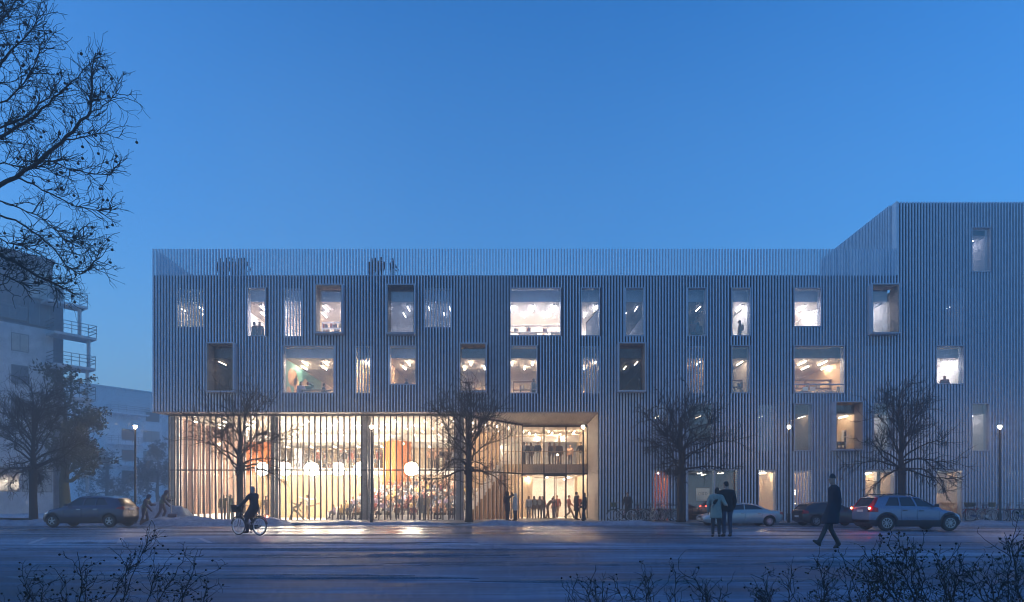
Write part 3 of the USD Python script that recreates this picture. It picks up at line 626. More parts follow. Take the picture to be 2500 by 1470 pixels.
def street_tree(seed, H=8.7, R=3.35):
    """Pollarded bare tree: straight trunk, spreading scaffold limbs, dense thin shoots."""
    G = Grower(seed); r = G.r
    fork = 2.95
    T = MB(); pts = [(0, 0, -.05), (.01, 0, .25), (.03, .02, 1.2), (.0, .03, 2.2), (.02, 0, fork)]
    T.tube(pts, [.28, .215, .19, .18, .21], 10); T.tube([(0.02, 0, fork), (-.03, .02, 3.9), (.05, 0, 4.9), (0, .03, 6.0)], [.17, .12, .085, .04], 8)
    for k in range(16):                                                   # knuckles of old pruning at the head
        a = r.uniform(0, 2 * np.pi); T.sphere((.2 * math.cos(a), .2 * math.sin(a), fork - .25 + r.uniform(0, .5)), r.uniform(.05, .11), 1)
    scaff = []
    for k in range(22):
        f = k / 21; z = fork - .05 + 1.9 * f ** 1.3
        a = k * 2.4 + r.uniform(-.3, .3)
        tilt = .30 + 1.05 * f + r.uniform(-.12, .12)                      # low limbs lie flat, high limbs rise
        d = np.array([math.cos(a) * math.cos(tilt), math.sin(a) * math.cos(tilt), math.sin(tilt)])
        scaff.append((G.branch((0.02, 0, z), d, R * r.uniform(.80, 1.05), .064 - .030 * f, .013, 8, .5, -.34 if f < .3 else .0, 6), f < .32))
    for (P, D), low in scaff:
        for q in range(15):
            u = r.uniform(.25, 1.0); p, d = at(P, D, u)
            droop = low and r.random() < .6
            P2, D2 = G.branch(p, G.side(d, r.uniform(.4, .95), np.array([0, 0, -1.0 if droop else .5])), (.75 if droop else 1.25) * r.uniform(.5, 1.15), .0155, .009, 4, .45, -.35 if droop else .12, 4)
            for w in range(7 if droop else 5):
                p2, d2 = at(P2, D2, r.uniform(.12, 1.0))
                G.branch(p2, G.side(d2, r.uniform(.35, .95), np.array([0, 0, -.5 if droop else .35])), r.uniform(.25, .8) * (.6 if droop else 1), .0092, .006, 3, .35, -.2 if droop else .1, 3)
    for q in range(16):                                                   # long upright shoots at the top
        a = r.uniform(0, 2 * np.pi); rad = r.uniform(.3, 2.0)
        G.branch((rad * math.cos(a), rad * math.sin(a), r.uniform(5.6, 6.6)), (math.cos(a) * .5, math.sin(a) * .5, 1), r.uniform(1.0, H - 6.3), .015, .008, 4, .3, .1, 3)
    return T, G.mb
TREES = [((X(585, 36.9), 36.9), 'bare street tree behind the cyclist, before the glazed corner', 0, 0),
         ((X(82, 36.2), 36.2), 'bare street tree left of the dark estate car', 120, 1),
         ((X(1145, 36.9), 36.9), 'bare street tree left of the entrance, before the glass kink', 215, 1),
         ((X(1663, 36.6), 36.6), 'bare street tree next to the left row of parked bicycles', 75, 0),
         ((X(2200, 36.9), 36.9), 'bare street tree behind the silver blue estate car', 300, 1)]
protos = {}
for (x, y), lab, rz, v in TREES:
    if v not in protos:
        T, C = street_tree(40 + v)
        t = thing('street_tree', lab, 'tree', (x, y, .1), rz, 'bare pollarded street trees along the footway')
        obj('trunk', T, M['bark'], t, smooth=True); obj('crown', C, M['twig'], t)
        protos[v] = t
    else: dup(protos[v], (x, y, .1), rz, lab, scale={120: (1.04, 1.04, 1.0), 215: (.97, .97, 1.0), 75: (1.06, 1.06, .98)}.get(rz, 1.0))

# old leafy tree with mossy limbs behind the left street tree
def leafy_tree(name, label, loc, H, R, seed, trunk_r, mt, ml, leaves=9, limbs=13, leafsize=.14, zc=None):
    G = Grower(seed); r = G.r
    t = thing(name, label, 'tree', loc)
    T = MB(); T.tube([(0, 0, -.1), (.05, 0, 1.0), (-.1, .05, 2.6), (.1, 0, 4.2), (.0, 0, H * .8)], [trunk_r * 1.35, trunk_r, trunk_r * .85, trunk_r * .6, .05], 9)
    leaf = MB(); lv = []
    for k in range(limbs):
        z = H * (.24 + .55 * k / limbs); a = k * 2.4 + r.uniform(-.4, .4); tilt = .1 + .9 * k / limbs
        d = np.array([math.cos(a) * math.cos(tilt), math.sin(a) * math.cos(tilt), math.sin(tilt)])
        P, D = G.branch((0, 0, z), d, R * r.uniform(.75, 1.05) * (1 - .35 * k / limbs), trunk_r * .42 * (1 - .5 * k / limbs), .025, 7, .6, .25, 6)
        for q in range(13):
            p, dd = at(P, D, r.uniform(.3, 1)); P2, D2 = G.branch(p, G.side(dd, r.uniform(.5, 1.1)), r.uniform(.5, 1.5) * R / 3.6, .026, .012, 4, .5, .0, 4)
            for w in range(4):
                p2, d2 = at(P2, D2, r.uniform(.3, 1)); P3, D3 = G.branch(p2, G.side(d2, r.uniform(.4, 1.1)), r.uniform(.3, .75) * R / 3.6, .013, .008, 3, .5, .0, 3)
                for l in range(leaves): lv.append(P3[r.integers(1, len(P3))] + r.normal(0, .13, 3))
    obj('trunk', T, mt, t, smooth=True); obj('branches', G.mb, mt, t)
    if lv:
        lv = np.array(lv); n = len(lv); a = r.normal(0, 1, (n, 3)); a /= np.linalg.norm(a, axis=1, keepdims=True); b = np.cross(a, r.normal(0, 1, (n, 3))); b /= np.linalg.norm(b, axis=1, keepdims=True)
        s = leafsize * r.uniform(.5, 1.2, (n, 1)); v = np.stack([lv - a * s, lv - b * s * .5, lv + a * s, lv + b * s * .5], 1).reshape(-1, 3); i = np.arange(n)[:, None] * 4
        leaf.add(v, np.vstack([i + [0, 1, 2], i + [0, 2, 3]])); tag(obj('crown', leaf, ml, t), kind='stuff')
    return t
leafy_tree('old_tree', 'old tree with mossy limbs and ragged leaves behind the dark estate car', (X(158, 47), 47, .1), 11.2, 3.9, 7, .36, M['bark_moss'], M['leaf_dark'], 8)
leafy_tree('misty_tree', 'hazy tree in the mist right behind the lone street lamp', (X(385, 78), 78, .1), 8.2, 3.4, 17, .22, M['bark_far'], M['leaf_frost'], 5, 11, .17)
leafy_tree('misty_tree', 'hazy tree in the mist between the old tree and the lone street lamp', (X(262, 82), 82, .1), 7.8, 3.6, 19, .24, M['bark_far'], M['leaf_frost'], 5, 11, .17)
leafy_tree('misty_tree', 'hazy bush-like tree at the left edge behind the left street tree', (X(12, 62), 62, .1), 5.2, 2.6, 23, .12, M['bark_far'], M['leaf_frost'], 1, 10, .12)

# foreground plane tree reaching in from the left
def P12(px, py, y=12.0): return np.array([X(px, y), y, Z(py, y)])
G = Grower(99); r = G.r
pt = thing('plane_tree', 'bare plane tree with hanging seed balls reaching in from the upper left', 'tree')
T = MB(); T.tube([(-13.6, 12.2, -.1), (-13.5, 12.2, 1.5), (-13.3, 12.0, 4.0), (-13.1, 12.2, 7.0), (-13.0, 12.0, 10.5), (-12.6, 12, 14)], [.5, .4, .34, .27, .18, .08], 12)
limbs = [([(-300, 700), (-80, 540), (0, 470), (60, 432), (120, 390), (175, 345), (210, 310), (243, 272), (244, 235), (245, 190), (254, 130)], .062, .012, 12.0),
         ([(-240, 500), (-60, 380), (0, 347), (60, 315), (100, 292), (140, 255), (180, 215), (225, 170)], .05, .010, 12.5),
         ([(-240, 440), (-50, 335), (0, 322), (80, 285), (140, 240), (160, 205)], .035, .010, 12.2),
         ([(-250, 380), (-50, 235), (0, 190), (40, 130), (100, 75), (118, 30)], .032, .008, 11.6),
         ([(60, 432), (100, 450), (140, 468), (200, 503), (250, 512), (310, 522)], .022, .008, 12.1),
         ([(-260, 640), (-60, 592), (0, 612), (60, 642), (110, 673), (150, 690), (180, 706)], .055, .016, 12.4),
         ([(-120, 480), (0, 512), (60, 540), (100, 562), (150, 605), (185, 648), (215, 668), (240, 655), (258, 630), (264, 606)], .026, .008, 12.2),
         ([(-220, 260), (-20, 150), (20, 62), (60, 0), (75, -60)], .03, .008, 12.3),
         ([(120, 390), (160, 398), (200, 415), (250, 425), (290, 428), (312, 380)], .018, .007, 12.0),
         ([(-200, 500), (-30, 470), (50, 500), (110, 522), (160, 560), (190, 598), (225, 572)], .022, .007, 11.8),
         ([(-200, 560), (-30, 560), (40, 590), (90, 600), (150, 640), (205, 660)], .02, .007, 12.6),
         ([(175, 345), (215, 335), (260, 325), (320, 338)], .016, .006, 12.0), ([(243, 275), (275, 260), (300, 235), (318, 208)], .014, .006, 12.0),
         ([(-220, 420), (-40, 405), (30, 400), (90, 410), (150, 400), (190, 372)], .022, .007, 12.4), ([(-250, 330), (-40, 270), (40, 245), (85, 200), (110, 150), (130, 95)], .026, .008, 12.1),
         ([(-200, 640), (-40, 640), (30, 670), (70, 690), (90, 680)], .02, .008, 12.0), ([(-220, 180), (-30, 90), (10, 40), (25, -20)], .02, .007, 11.9)]
balls = []
for pl, r0, r1, yd in limbs:
    P = np.array([P12(a - 22, b, yd + r.normal(0, .06)) for a, b in pl])
    u = np.linspace(0, len(P) - 1, (len(P) - 1) * 3 + 1); P = np.stack([np.interp(u, np.arange(len(P)), P[:, k]) for k in range(3)], 1) + r.normal(0, .012, (len(u), 3))
    G.poly(P, r0 * .78, r1 * .75, 6); D = np.gradient(P, axis=0); D /= np.linalg.norm(D, axis=1, keepdims=True)
    Ltot = np.linalg.norm(np.diff(P, axis=0), axis=1).sum()
    for q in range(int(Ltot / .085)):
        uu = r.uniform(.28, 1.0); p, d = at(P, D, uu)
        dd = G.side(d, r.uniform(.5, 1.1), np.array([.2, 0, .35])); dd[1] *= .6
        L = r.uniform(.25, .85) * (1.15 - .55 * uu)
        P2, D2 = G.branch(p, dd, L, .0075, .0042, 5, .55, .25, 4)
        for w in range(4):
            p2, d2 = at(P2, D2, r.uniform(.25, 1.0)); P3, D3 = G.branch(p2, G.side(d2, r.uniform(.5, 1.0), np.array([0, 0, .3])), r.uniform(.10, .34), .0048, .0028, 3, .5, .2, 3)
            for e in (P3[1], P3[-1]):
                if r.random() < .5: G.mb.sphere(e, .008, 0)
            if r.random() < .055: balls.append(P3[-1])
obj('trunk', T, M['bark'], pt, smooth=True); obj('branches', G.mb, M['twig'], pt)
B = MB()
for b in balls: B.sphere(b + [0, 0, -.065], .026, 1); B.tube([b, b + [0, 0, -.045]], .003, 3, cap=False)
tag(obj('seed_balls', B, M['fruit'], pt), kind='stuff')

# foreground bushes
def bush(name, label, px0, px1, tops, y, seed, dens=1.0, leafy=0.0, lean=0.3, berry=.3):
    G = Grower(seed); r = G.r; Bm = MB(); Lf = MB()
    t = thing(name, label, 'bush', (X((px0 + px1) / 2, y), y, 0)); o = np.array([X((px0 + px1) / 2, y), y, 0])
    for px, py, b in tops:
        tip = np.array([X(px, y), y + r.normal(0, .12), Z(py + (12 if px > 1300 else 0), y)]) - o
        root = np.array([X(px + b, y) - o[0], r.normal(0, .12), 0])
        u = np.linspace(0, 1, 12)[:, None]; P = root + (tip - root) * u; P[:, 0] += (np.sin(u[:, 0] * np.pi) * r.uniform(-.06, .06)); P += r.normal(0, .009, P.shape)
        G.poly(P, .0068, .0018, 5); D = np.gradient(P, axis=0); D /= np.linalg.norm(D, axis=1, keepdims=True)
        for q in range(int(15 * dens)):
            p, d = at(P, D, r.uniform(.25, .98)); P2, D2 = G.branch(p, G.side(d, r.uniform(.4, .9), np.array([lean, 0, .5])), r.uniform(.06, .26), .0027, .0013, 5, .6, .35, 4)
            for w in range(3):
                p2, d2 = at(P2, D2, r.uniform(.2, 1)); P3, D3 = G.branch(p2, G.side(d2, r.uniform(.4, 1.0)), r.uniform(.03, .11), .0017, .001, 3, .6, .2, 3)
                if r.random() < berry: Bm.sphere(P3[-1], r.uniform(.006, .0095), 1)
                for l in range(3):
                    if r.random() < leafy:
                        c = P3[r.integers(0, 4)]; a = r.normal(0, 1, 3); a /= np.linalg.norm(a); bb = np.cross(a, r.normal(0, 1, 3)); bb /= np.linalg.norm(bb); s = r.uniform(.008, .017)
                        Lf.add([c, c + a * s + bb * s * .5, c + a * 2 * s, c + a * s - bb * s * .5], [(0, 1, 2), (0, 2, 3)])
    obj('stems', G.mb, M['twig'], t); 
    if Bm.n: tag(obj('berries', Bm, M['fruit'], t), kind='stuff')
    if Lf.n: tag(obj('leaves', Lf, M['leaf_dark'], t), kind='stuff')
    return t
bush('berry_bush', 'bare bush with small dark berries at the lower left corner', 80, 500, [(322, 1318, -60), (232, 1345, -20), (298, 1365, -60), (125, 1402, -30), (95, 1420, -40), (200, 1385, 10), (330, 1372, -40), (420, 1370, -100), (470, 1380, -120), (475, 1402, -120), (505, 1435, -120), (380, 1400, -80), (160, 1412, 0), (50, 1440, -20)], 5.0, 3, 1.0, 0, .3, .45)
bush('bare_bush', 'low bare bush at the bottom centre right, left of the dead stem', 1380, 1600, [(1575, 1392, 20), (1420, 1417, 40), (1445, 1415, 40), (1468, 1410, 40), (1505, 1403, 50), (1535, 1430, 40), (1590, 1410, 10), (1395, 1440, 40)], 5.2, 5, .9, .05, -.2, .1)
bush('bare_bush', 'low bare bush with hooked twigs around the dead stem', 1600, 1800, [(1660, 1388, 20), (1690, 1395, 30), (1730, 1425, 10), (1700, 1418, 40), (1640, 1440, 20), (1765, 1440, 0)], 5.3, 6, .7, .05, -.2, .1)
bush('leafy_bush', 'bush with ragged dark leaves below the walking woman', 1790, 2060, [(1975, 1370, 40), (1870, 1405, 60), (1830, 1412, 60), (1905, 1400, 50), (1990, 1375, 20), (2040, 1378, 40), (2010, 1410, 10), (1850, 1430, 60), (1940, 1420, 20)], 5.0, 8, .9, .15, -.2, .25)
bush('leafy_bush', 'dense dark bush below the silver blue estate car', 2060, 2300, [(2115, 1340, 120), (2165, 1320, 110), (2215, 1330, 90), (2235, 1345, 80), (2260, 1390, 60), (2110, 1380, 90), (2150, 1365, 90), (2190, 1375, 70), (2090, 1410, 60), (2290, 1360, 20), (2075, 1385, 60), (2240, 1420, 20), (2200, 1350, 120), (2130, 1350, 120), (2170, 1410, 30)], 4.8, 9, 1.0, .3, -.2, .3)
bush('leafy_bush', 'tall twiggy bush at the lower right corner', 2300, 2520, [(2470, 1305, 40), (2455, 1330, 30), (2340, 1340, 10), (2385, 1365, 20), (2420, 1370, 20), (2490, 1340, 10), (2365, 1400, 10), (2440, 1395, 0), (2500, 1380, 0), (2310, 1375, 0), (2330, 1420, 0), (2480, 1420, 0)], 4.8, 12, 1.0, .22, .0, .25)
bush('dead_stem', 'single dead stem standing among the low bushes', 1700, 1740, [(1728, 1425, -4), (1731, 1432, -2)], 5.1, 14, .25, 0, 0, 0)

# ------------------------------------------------------------------ street lamps
def street_lamp(label, x, y, h, seed=0):
    t = thing('street_lamp', label, 'street lamp', (x, y, .12), 0, 'street lamps along the kerb')
    obj('pole', MB().lathe([(0, 0), (.085, 0), (.085, .5), (.055, .52), (.045, h - .18), (.03, h - .16), (.03, h - .1), (0, h - .1)], 12), M['pole'], t, smooth=35)
    obj('lamp_head', MB().sphere((0, 0, h), .095, 2), M['lamp_glow'], t, smooth=True)
    obj('lamp_cap', MB().lathe([(0, h + .13), (.13, h + .09), (.125, h + .075), (0, h + .10)], 14), M['pole'], t)
    return t
for px, lab in ((330, 'lit street lamp behind the dark estate car'), (907, 'lit street lamp before the glazed hall'), (1424, 'lit street lamp at the entrance'), (1926, 'lit street lamp between the pale saloon and the dark hatchback'), (2441, 'lit street lamp among the right row of bicycles')):
    y = KERB + .55
    street_lamp(lab, X(px, y), y, Z(1042, y) - .12)
# ------------------------------------------------------------------ cars
CP = {}
def car_mats():
    CP['body_blue'] = mat('car_paint_slate', (.045, .055, .095), .30, metal=.45, coat=.6)
    CP['body_silver'] = mat('car_paint_silver', (.40, .41, .41), .32, metal=.55, coat=.6)
    CP['body_dark'] = mat('car_paint_dark', (.016, .019, .026), .25, coat=.7)
    CP['body_silverblue'] = mat('car_paint_silver_blue', (.16, .21, .31), .32, metal=.5, coat=.6)
    CP['plastic'] = mat('car_plastic', (.028, .030, .035), .6)
    CP['glass'] = mat('car_glass', (.012, .016, .022), .06, spec=.8)
    CP['tyre'] = mat('tyre_rubber', (.018, .018, .019), .85)
    CP['rim'] = mat('wheel_rim', (.45, .47, .50), .35, metal=.8)
    CP['red'] = mat('tail_lamp', (.40, .012, .012), .2)
    CP['red_on'] = emitter('tail_lamp_lit', (1.0, .07, .035), 16.0)
    CP['lamp'] = mat('headlamp', (.55, .57, .60), .12)
    CP['plate'] = mat('number_plate', (.50, .51, .52), .4)
    CP['chrome'] = mat('chrome', (.6, .6, .62), .2, metal=1.0)
    CP['black'] = mat('gap_black', (.008, .008, .008), .8)
car_mats()
def man(v, f): return m3.Manifold(m3.Mesh(np.asarray(v, np.float32), np.asarray(f, np.uint32)))
def loft(sections):
    S = np.asarray(sections, float); n, k = S.shape[:2]; f = []
    for i in range(n - 1):
        for j in range(k):
            a, b, c, d = i * k + j, i * k + (j + 1) % k, (i + 1) * k + (j + 1) % k, (i + 1) * k + j; f += [(a, b, c), (a, c, d)]
    v = list(S.reshape(-1, 3)); c0 = len(v); v.append(S[0].mean(0)); v.append(S[-1].mean(0))
    for j in range(k): f.append((c0, (j + 1) % k, j)); f.append((c0 + 1, (n - 1) * k + j, (n - 1) * k + (j + 1) % k))
    m = man(v, f)
    if m.volume() < 0: m = man(v, np.asarray(f)[:, ::-1])
    return m
def prism_y(poly, y0, y1):                                               # (x, z) polygon along y
    v, f = extr_y(Polygon(poly), y0, y1).get(); m = man(v, f)
    return m
def prism_x(poly, x0, x1):                                               # (y, z) polygon along x
    t = trimesh.creation.extrude_polygon(Polygon(poly), x1 - x0, engine='earcut'); v = t.vertices
    m = man(np.c_[v[:, 2] + x0, v[:, 0], v[:, 1]], t.faces)
    return m
def mbox(x0, x1, y0, y1, z0, z1): return m3.Manifold.cube((x1 - x0, y1 - y0, z1 - z0)).translate((x0, y0, z0))
def cyl_y(x, z, r, y0, y1, n=32): return m3.Manifold.cylinder(y1 - y0, r, r, n).rotate((-90, 0, 0)).translate((x, y0, z))
def car(name, label, L, W, H, rw, ro, fo, hood, deck, roof, wins, rearwin, frontwin, paint, loc, rotz, clad=None, tail=None, head=None, rim_n=5, seams=(), rails=False, belt=None, plate_z=.75, lit=False, tail_h=None, zb=.20):
    """x runs from the tail (0) to the nose (L); hood: (x, z) of the lower body's top line; roof: (x, z) of the glass house."""
    w = W / 2
    hx, hz_ = np.array(hood).T; rx, rz_ = np.array(roof).T
    def body(grow=0.0):
        secs = []
        for x in np.r_[0, .03, .08, .16, np.linspace(.3, L - .5, 22), L - .36, L - .24, L - .14, L - .07, L - .025, L]:
            e = abs((x - L / 2) / (L / 2)); ww = (w + grow) * (1 - .13 * e ** 5 - .10 * e ** 20)
            zt = np.interp(x, hx, hz_) + grow; b = zb + (.10 * max(0, (x - (L - .35)) / .35) ** 1.5 + .16 * max(0, (.3 - x) / .3) ** 1.4) - grow
            half = [(0, b), (ww * .90, b), (ww * .975, b + .10), (ww, (b * .55 + zt * .45)), (ww * .985, zt - .16), (ww * .955, zt - .055), (ww * .88, zt - .012), (ww * .5, zt + .012)]
            secs.append([(x, -y, z) for y, z in half] + [(x, 0, zt + .018)] + [(x, y, z) for y, z in half[:0:-1]])
        return loft(secs)
    def house(shrink=0.0):
        secs = []
        xs = np.unique(np.r_[rx, np.linspace(rx[0], rx[-1], 26)])
        for x in xs:
            zr = np.interp(x, rx, rz_) - shrink; bz = np.interp(x, hx, hz_) - .10; hh = max(zr - bz, .02)
            e = abs((x - L / 2) / (L / 2)); wb = w * .945 * (1 - .10 * e ** 4) - shrink; wr = wb - .19 * hh / .6 * (W / 1.8)
            r = min(.09, hh * .35)
            half = [(0, bz), (wb, bz), (wb - (wb - wr) * .5, bz + hh * .5), (wr + .01, zr - r), (wr - .035, zr - r * .35), (wr - .12, zr - .01), (wr * .5, zr + .015)]
            secs.append([(x, -y, z) for y, z in half] + [(x, 0, zr + .02)] + [(x, y, z) for y, z in half[:0:-1]])
        return loft(secs)
    B, Hh = body(), house()
    full = B + Hh
    wx = (ro, L - fo)
    arch = m3.Manifold()
    for x in wx: arch = arch + cyl_y(x, rw, rw + .055, w - .30, w + .2) + cyl_y(x, rw, rw + .055, -w - .2, -w + .30)
    cut = m3.Manifold(); inner = house(.03)
    for p in wins: cut = cut + prism_y(p, -w - .3, w + .3)
    for pr in (rearwin, frontwin):
        if pr:
            y0, y1, z0, z1, x0, x1 = pr
            cut = cut + prism_x([(-y0, z0), (y0, z0), (y1, z1), (-y1, z1)], x0, x1)
    belt_top = min(z for x, z in roof[1:-1])
    shell = full - (cut ^ mbox(-1, L + 1, -w - 1, w + 1, belt, 3)) - arch
    for (sx, z0, z1) in seams: shell = shell - mbox(sx - .006, sx + .006, -w - .1, -w + .045, z0, z1) - mbox(sx - .006, sx + .006, w - .045, w + .1, z0, z1)
    glassm = (inner ^ cut) ^ mbox(-1, L + 1, -w - 1, w + 1, belt, 3)
    t = thing(name, label, 'car', loc, rotz)
    O = np.array([L / 2, 0, 0])
    def put(nm, m, mt, smooth=32, parent=None):
        if isinstance(m, MB): v, f = m.get()
        else:
            q = m.to_mesh(); v, f = np.array(q.vert_properties[:, :3], float), np.array(q.tri_verts)
        if len(f) == 0: return None
        return obj(nm, (np.asarray(v) - O, f), mt, parent or t, smooth=smooth)
    bodyp = put('body', shell, CP[paint]); put('windows', glassm, CP['glass'], 25)
    fat = body(.012)
    if clad:
        c = fat ^ mbox(-1, L + 1, -2, 2, 0, clad)
        for x in wx:
            ring = (cyl_y(x, rw, rw + .125, -2, 2) ^ fat) ^ (mbox(-9, 9, w - .09, 2, 0, 2) + mbox(-9, 9, -2, -w + .09, 0, 2)); c = c + ring
        c = c - arch
        put('bumper_cladding', c - mbox(.3, L - .3, -w + .10, w - .10, 0, 3), CP['plastic'])
    floor = mbox(.25, L - .25, -w + .32, w - .32, zb + .02, zb + .25); put('underbody', floor, CP['plastic'])
    if tail:
        for i, sgn in enumerate((-1, 1)):
            q = prism_y(tail, *((-w - .1, -w * .62) if sgn < 0 else (w * .62, w + .1)))
            solid = (fat + house(-.008)) ^ q
            put('tail_light', solid - arch, CP['red'], 30)
        if lit:
            for sgn in (-1, 1):
                put('tail_lamp', MB().sphere((tail_h[0], sgn * (w * .80), tail_h[1]), .05, 2), CP['red_on'], True)
    if head:
        for sgn in (-1, 1):
            q = prism_y(head, *((-w - .1, -w * .50) if sgn < 0 else (w * .50, w + .1))); put('headlight', fat ^ q, CP['lamp'], 30)
        put('grille', fat ^ mbox(L - .25, L + .1, -w * .32, w * .32, .38, .66 * (H / 1.5)) , CP['plastic'])
    put('number_plate', MB().box(-.028, -.014, -.24, .24, plate_z, plate_z + .10), CP['plate'], False)
    put('number_plate', MB().box(L + .012, L + .026, -.24, .24, .34, .43), CP['plate'], False)
    ix = seams[0][0] if seams else L / 2
    for sgn in (-1, 1):
        for sx in ([s[0] for s in seams[1:3]] if len(seams) > 2 else []):
            zz = np.interp(sx, hx, hz_) - .17; put('door_handle', MB().box(sx + .06, sx + .24, *sorted((sgn * (w - .012), sgn * (w + .018))), zz, zz + .035), CP['chrome'] if paint != 'body_silverblue' else CP['plastic'], False)
        mx = roof[-2][0] if len(roof) > 2 else L * .6
        fx = max(p[0] for p in wins[-1]) - .06; fz = np.interp(fx, hx, hz_) + .04
        hull = m3.Manifold.hull_points(np.array([(fx + a * .05, sgn * (w * .96 + b), fz + c) for a in (-1, 1) for b in (.02, .17) for c in (.0, .11)]))
        put('mirror', hull, CP[paint] if paint != 'body_silverblue' else CP['plastic'])
        if rails:
            z = np.interp(L * .45, rx, rz_); yy = sgn * (w * .945 - .19 - .03)
            pts = [(x, yy, np.interp(x, rx, rz_) + (.055 if 0 < i < 6 else -.02)) for i, x in enumerate(np.linspace(rx[1] + .12, rx[-2] - .1, 7))]
            put('roof_rail', MB().tube(pts, .02, 6), CP['plastic'])
    for x in wx:
        for sgn in (-1, 1):
            yc = sgn * (w - .125); s = .105
            tyre = MB().lathe([(rw * .60, -s), (rw * .93, -s), (rw * .99, -s * .6), (rw, 0), (rw * .99, s * .6), (rw * .93, s), (rw * .60, s)], 28, (x, yc, rw), 'y', closed=True)
            wheel = put('wheel', tyre, CP['tyre'], 40)
            o = sgn * s * .82
            rim = MB().lathe([(rw * .64, -.02), (rw * .64, .012), (rw * .56, .012), (rw * .56, -.02)], 28, (x, yc + o, rw), 'y', closed=True)
            for k in range(rim_n):
                a = 2 * np.pi * k / rim_n + .3
                rim.bar((x + .05 * math.cos(a), yc + o, rw + .05 * math.sin(a)), (x + rw * .58 * math.cos(a), yc + o, rw + rw * .58 * math.sin(a)), .022, .05 if rim_n < 7 else .032, up=(-math.sin(a), 0, math.cos(a)))
            rim.lathe([(0, -.03), (.06, -.03), (.06, .02), (0, .02)], 12, (x, yc + o, rw), 'y')
            put('rim', rim, CP['rim'], 30, wheel)
            put('brake_disc', MB().lathe([(0, -.01), (rw * .6, -.01), (rw * .6, .01), (0, .01)], 20, (x, yc + o * .4, rw), 'y'), CP['black'], False, wheel)
    return t
# dark estate car, nose to the left
L = 3.95
car('estate_car', 'slate coloured estate car with dark bumpers parked before the shovelling workers', L, 1.76, 1.55, .31, .60, .55,
    [(0, .92), (.25, 1.0), (1.0, 1.04), (2.75, 1.0), (3.1, .96), (3.6, .84), (3.85, .70), (L, .58)], None,
    [(.02, .98), (.38, 1.42), (.75, 1.50), (1.6, 1.545), (2.2, 1.50), (2.92, 1.02)],
    [[(.72, 1.10), (1.28, 1.085), (1.28, 1.43), (.95, 1.42)], [(1.33, 1.085), (1.90, 1.07), (1.82, 1.44), (1.33, 1.44)], [(1.96, 1.07), (2.72, 1.05), (2.28, 1.40), (1.90, 1.43)]],
    (.66, .52, 1.06, 1.39, -.1, .40), (.66, .54, 1.06, 1.42, 2.25, 2.9), 'body_blue', (X(97, 32.0) + L / 2, 32.9, .0), 180, clad=.50,
    tail=[(-.05, .86), (.30, .90), (.22, 1.0), (-.05, 1.02)], head=[(3.62, .66), (3.95, .62), (3.9, .76), (3.60, .80)], rim_n=5, seams=((2.80, .3, 1.0), (1.93, .3, 1.04), (1.12, .45, 1.04)), belt=1.04, plate_z=.84)
# silver blue estate car with roof rails, nose to the right, tail lamps lit
L = 3.88
car('estate_car', 'silver blue estate car with glowing tail lamps and roof rails beside the walking woman', L, 1.82, 1.60, .34, .66, .56,
    [(0, .94), (.2, 1.02), (1.2, 1.03), (2.7, .98), (3.05, .93), (3.5, .82), (3.75, .70), (L, .56)], None,
    [(.0, 1.0), (.34, 1.44), (.7, 1.50), (1.5, 1.52), (2.1, 1.45), (2.98, .98)],
    [[(.62, 1.07), (1.22, 1.06), (1.22, 1.42), (.86, 1.42)], [(1.27, 1.06), (1.90, 1.045), (1.78, 1.42), (1.27, 1.42)], [(1.97, 1.045), (2.74, 1.02), (2.28, 1.34), (1.86, 1.41)]],
    (.70, .56, 1.06, 1.40, -.1, .36), (.68, .54, 1.04, 1.38, 2.2, 2.95), 'body_silverblue', (X(2130, 27.5) + L / 2, 28.45, 0), 0, clad=.46,
    tail=[(-.05, .80), (.30, .80), (.30, .98), (.16, 1.02), (.42, 1.42), (.30, 1.42), (-.05, 1.02)], head=[(3.55, .62), (3.9, .56), (3.86, .68), (3.52, .78)], rim_n=9, seams=((2.85, .3, .98), (1.93, .3, 1.02), (1.25, .45, 1.02)), rails=True, belt=1.0, plate_z=.80, lit=True, tail_h=(-.01, .96))
# pale saloon, nose to the left
L = 4.05
car('saloon_car', 'pale silver saloon car parked behind the embracing couple', L, 1.72, 1.22, .27, .74, .68,
    [(0, .74), (.3, .82), (.9, .82), (2.6, .80), (2.9, .77), (3.5, .66), (3.9, .56), (L, .46)], None,
    [(.62, .80), (1.3, 1.12), (1.75, 1.19), (2.1, 1.20), (2.35, 1.15), (3.0, .78)],
    [[(1.02, .87), (1.95, .86), (1.95, 1.12), (1.72, 1.12), (1.38, 1.05)], [(2.0, .86), (2.72, .84), (2.38, 1.08), (2.0, 1.125)]],
    (.58, .44, .86, 1.08, .5, 1.25), (.60, .46, .84, 1.1, 2.4, 3.0), 'body_silver', (X(1720, 33.0) + L / 2, 33.9, 0), 180,
    tail=[(-.05, .60), (.22, .62), (.18, .75), (-.05, .75)], head=[(3.62, .48), (4.1, .44), (4.0, .56), (3.55, .62)], rim_n=11, seams=((2.78, .3, .80), (1.97, .3, .82), (1.12, .4, .82)), belt=.83, plate_z=.50, zb=.17)
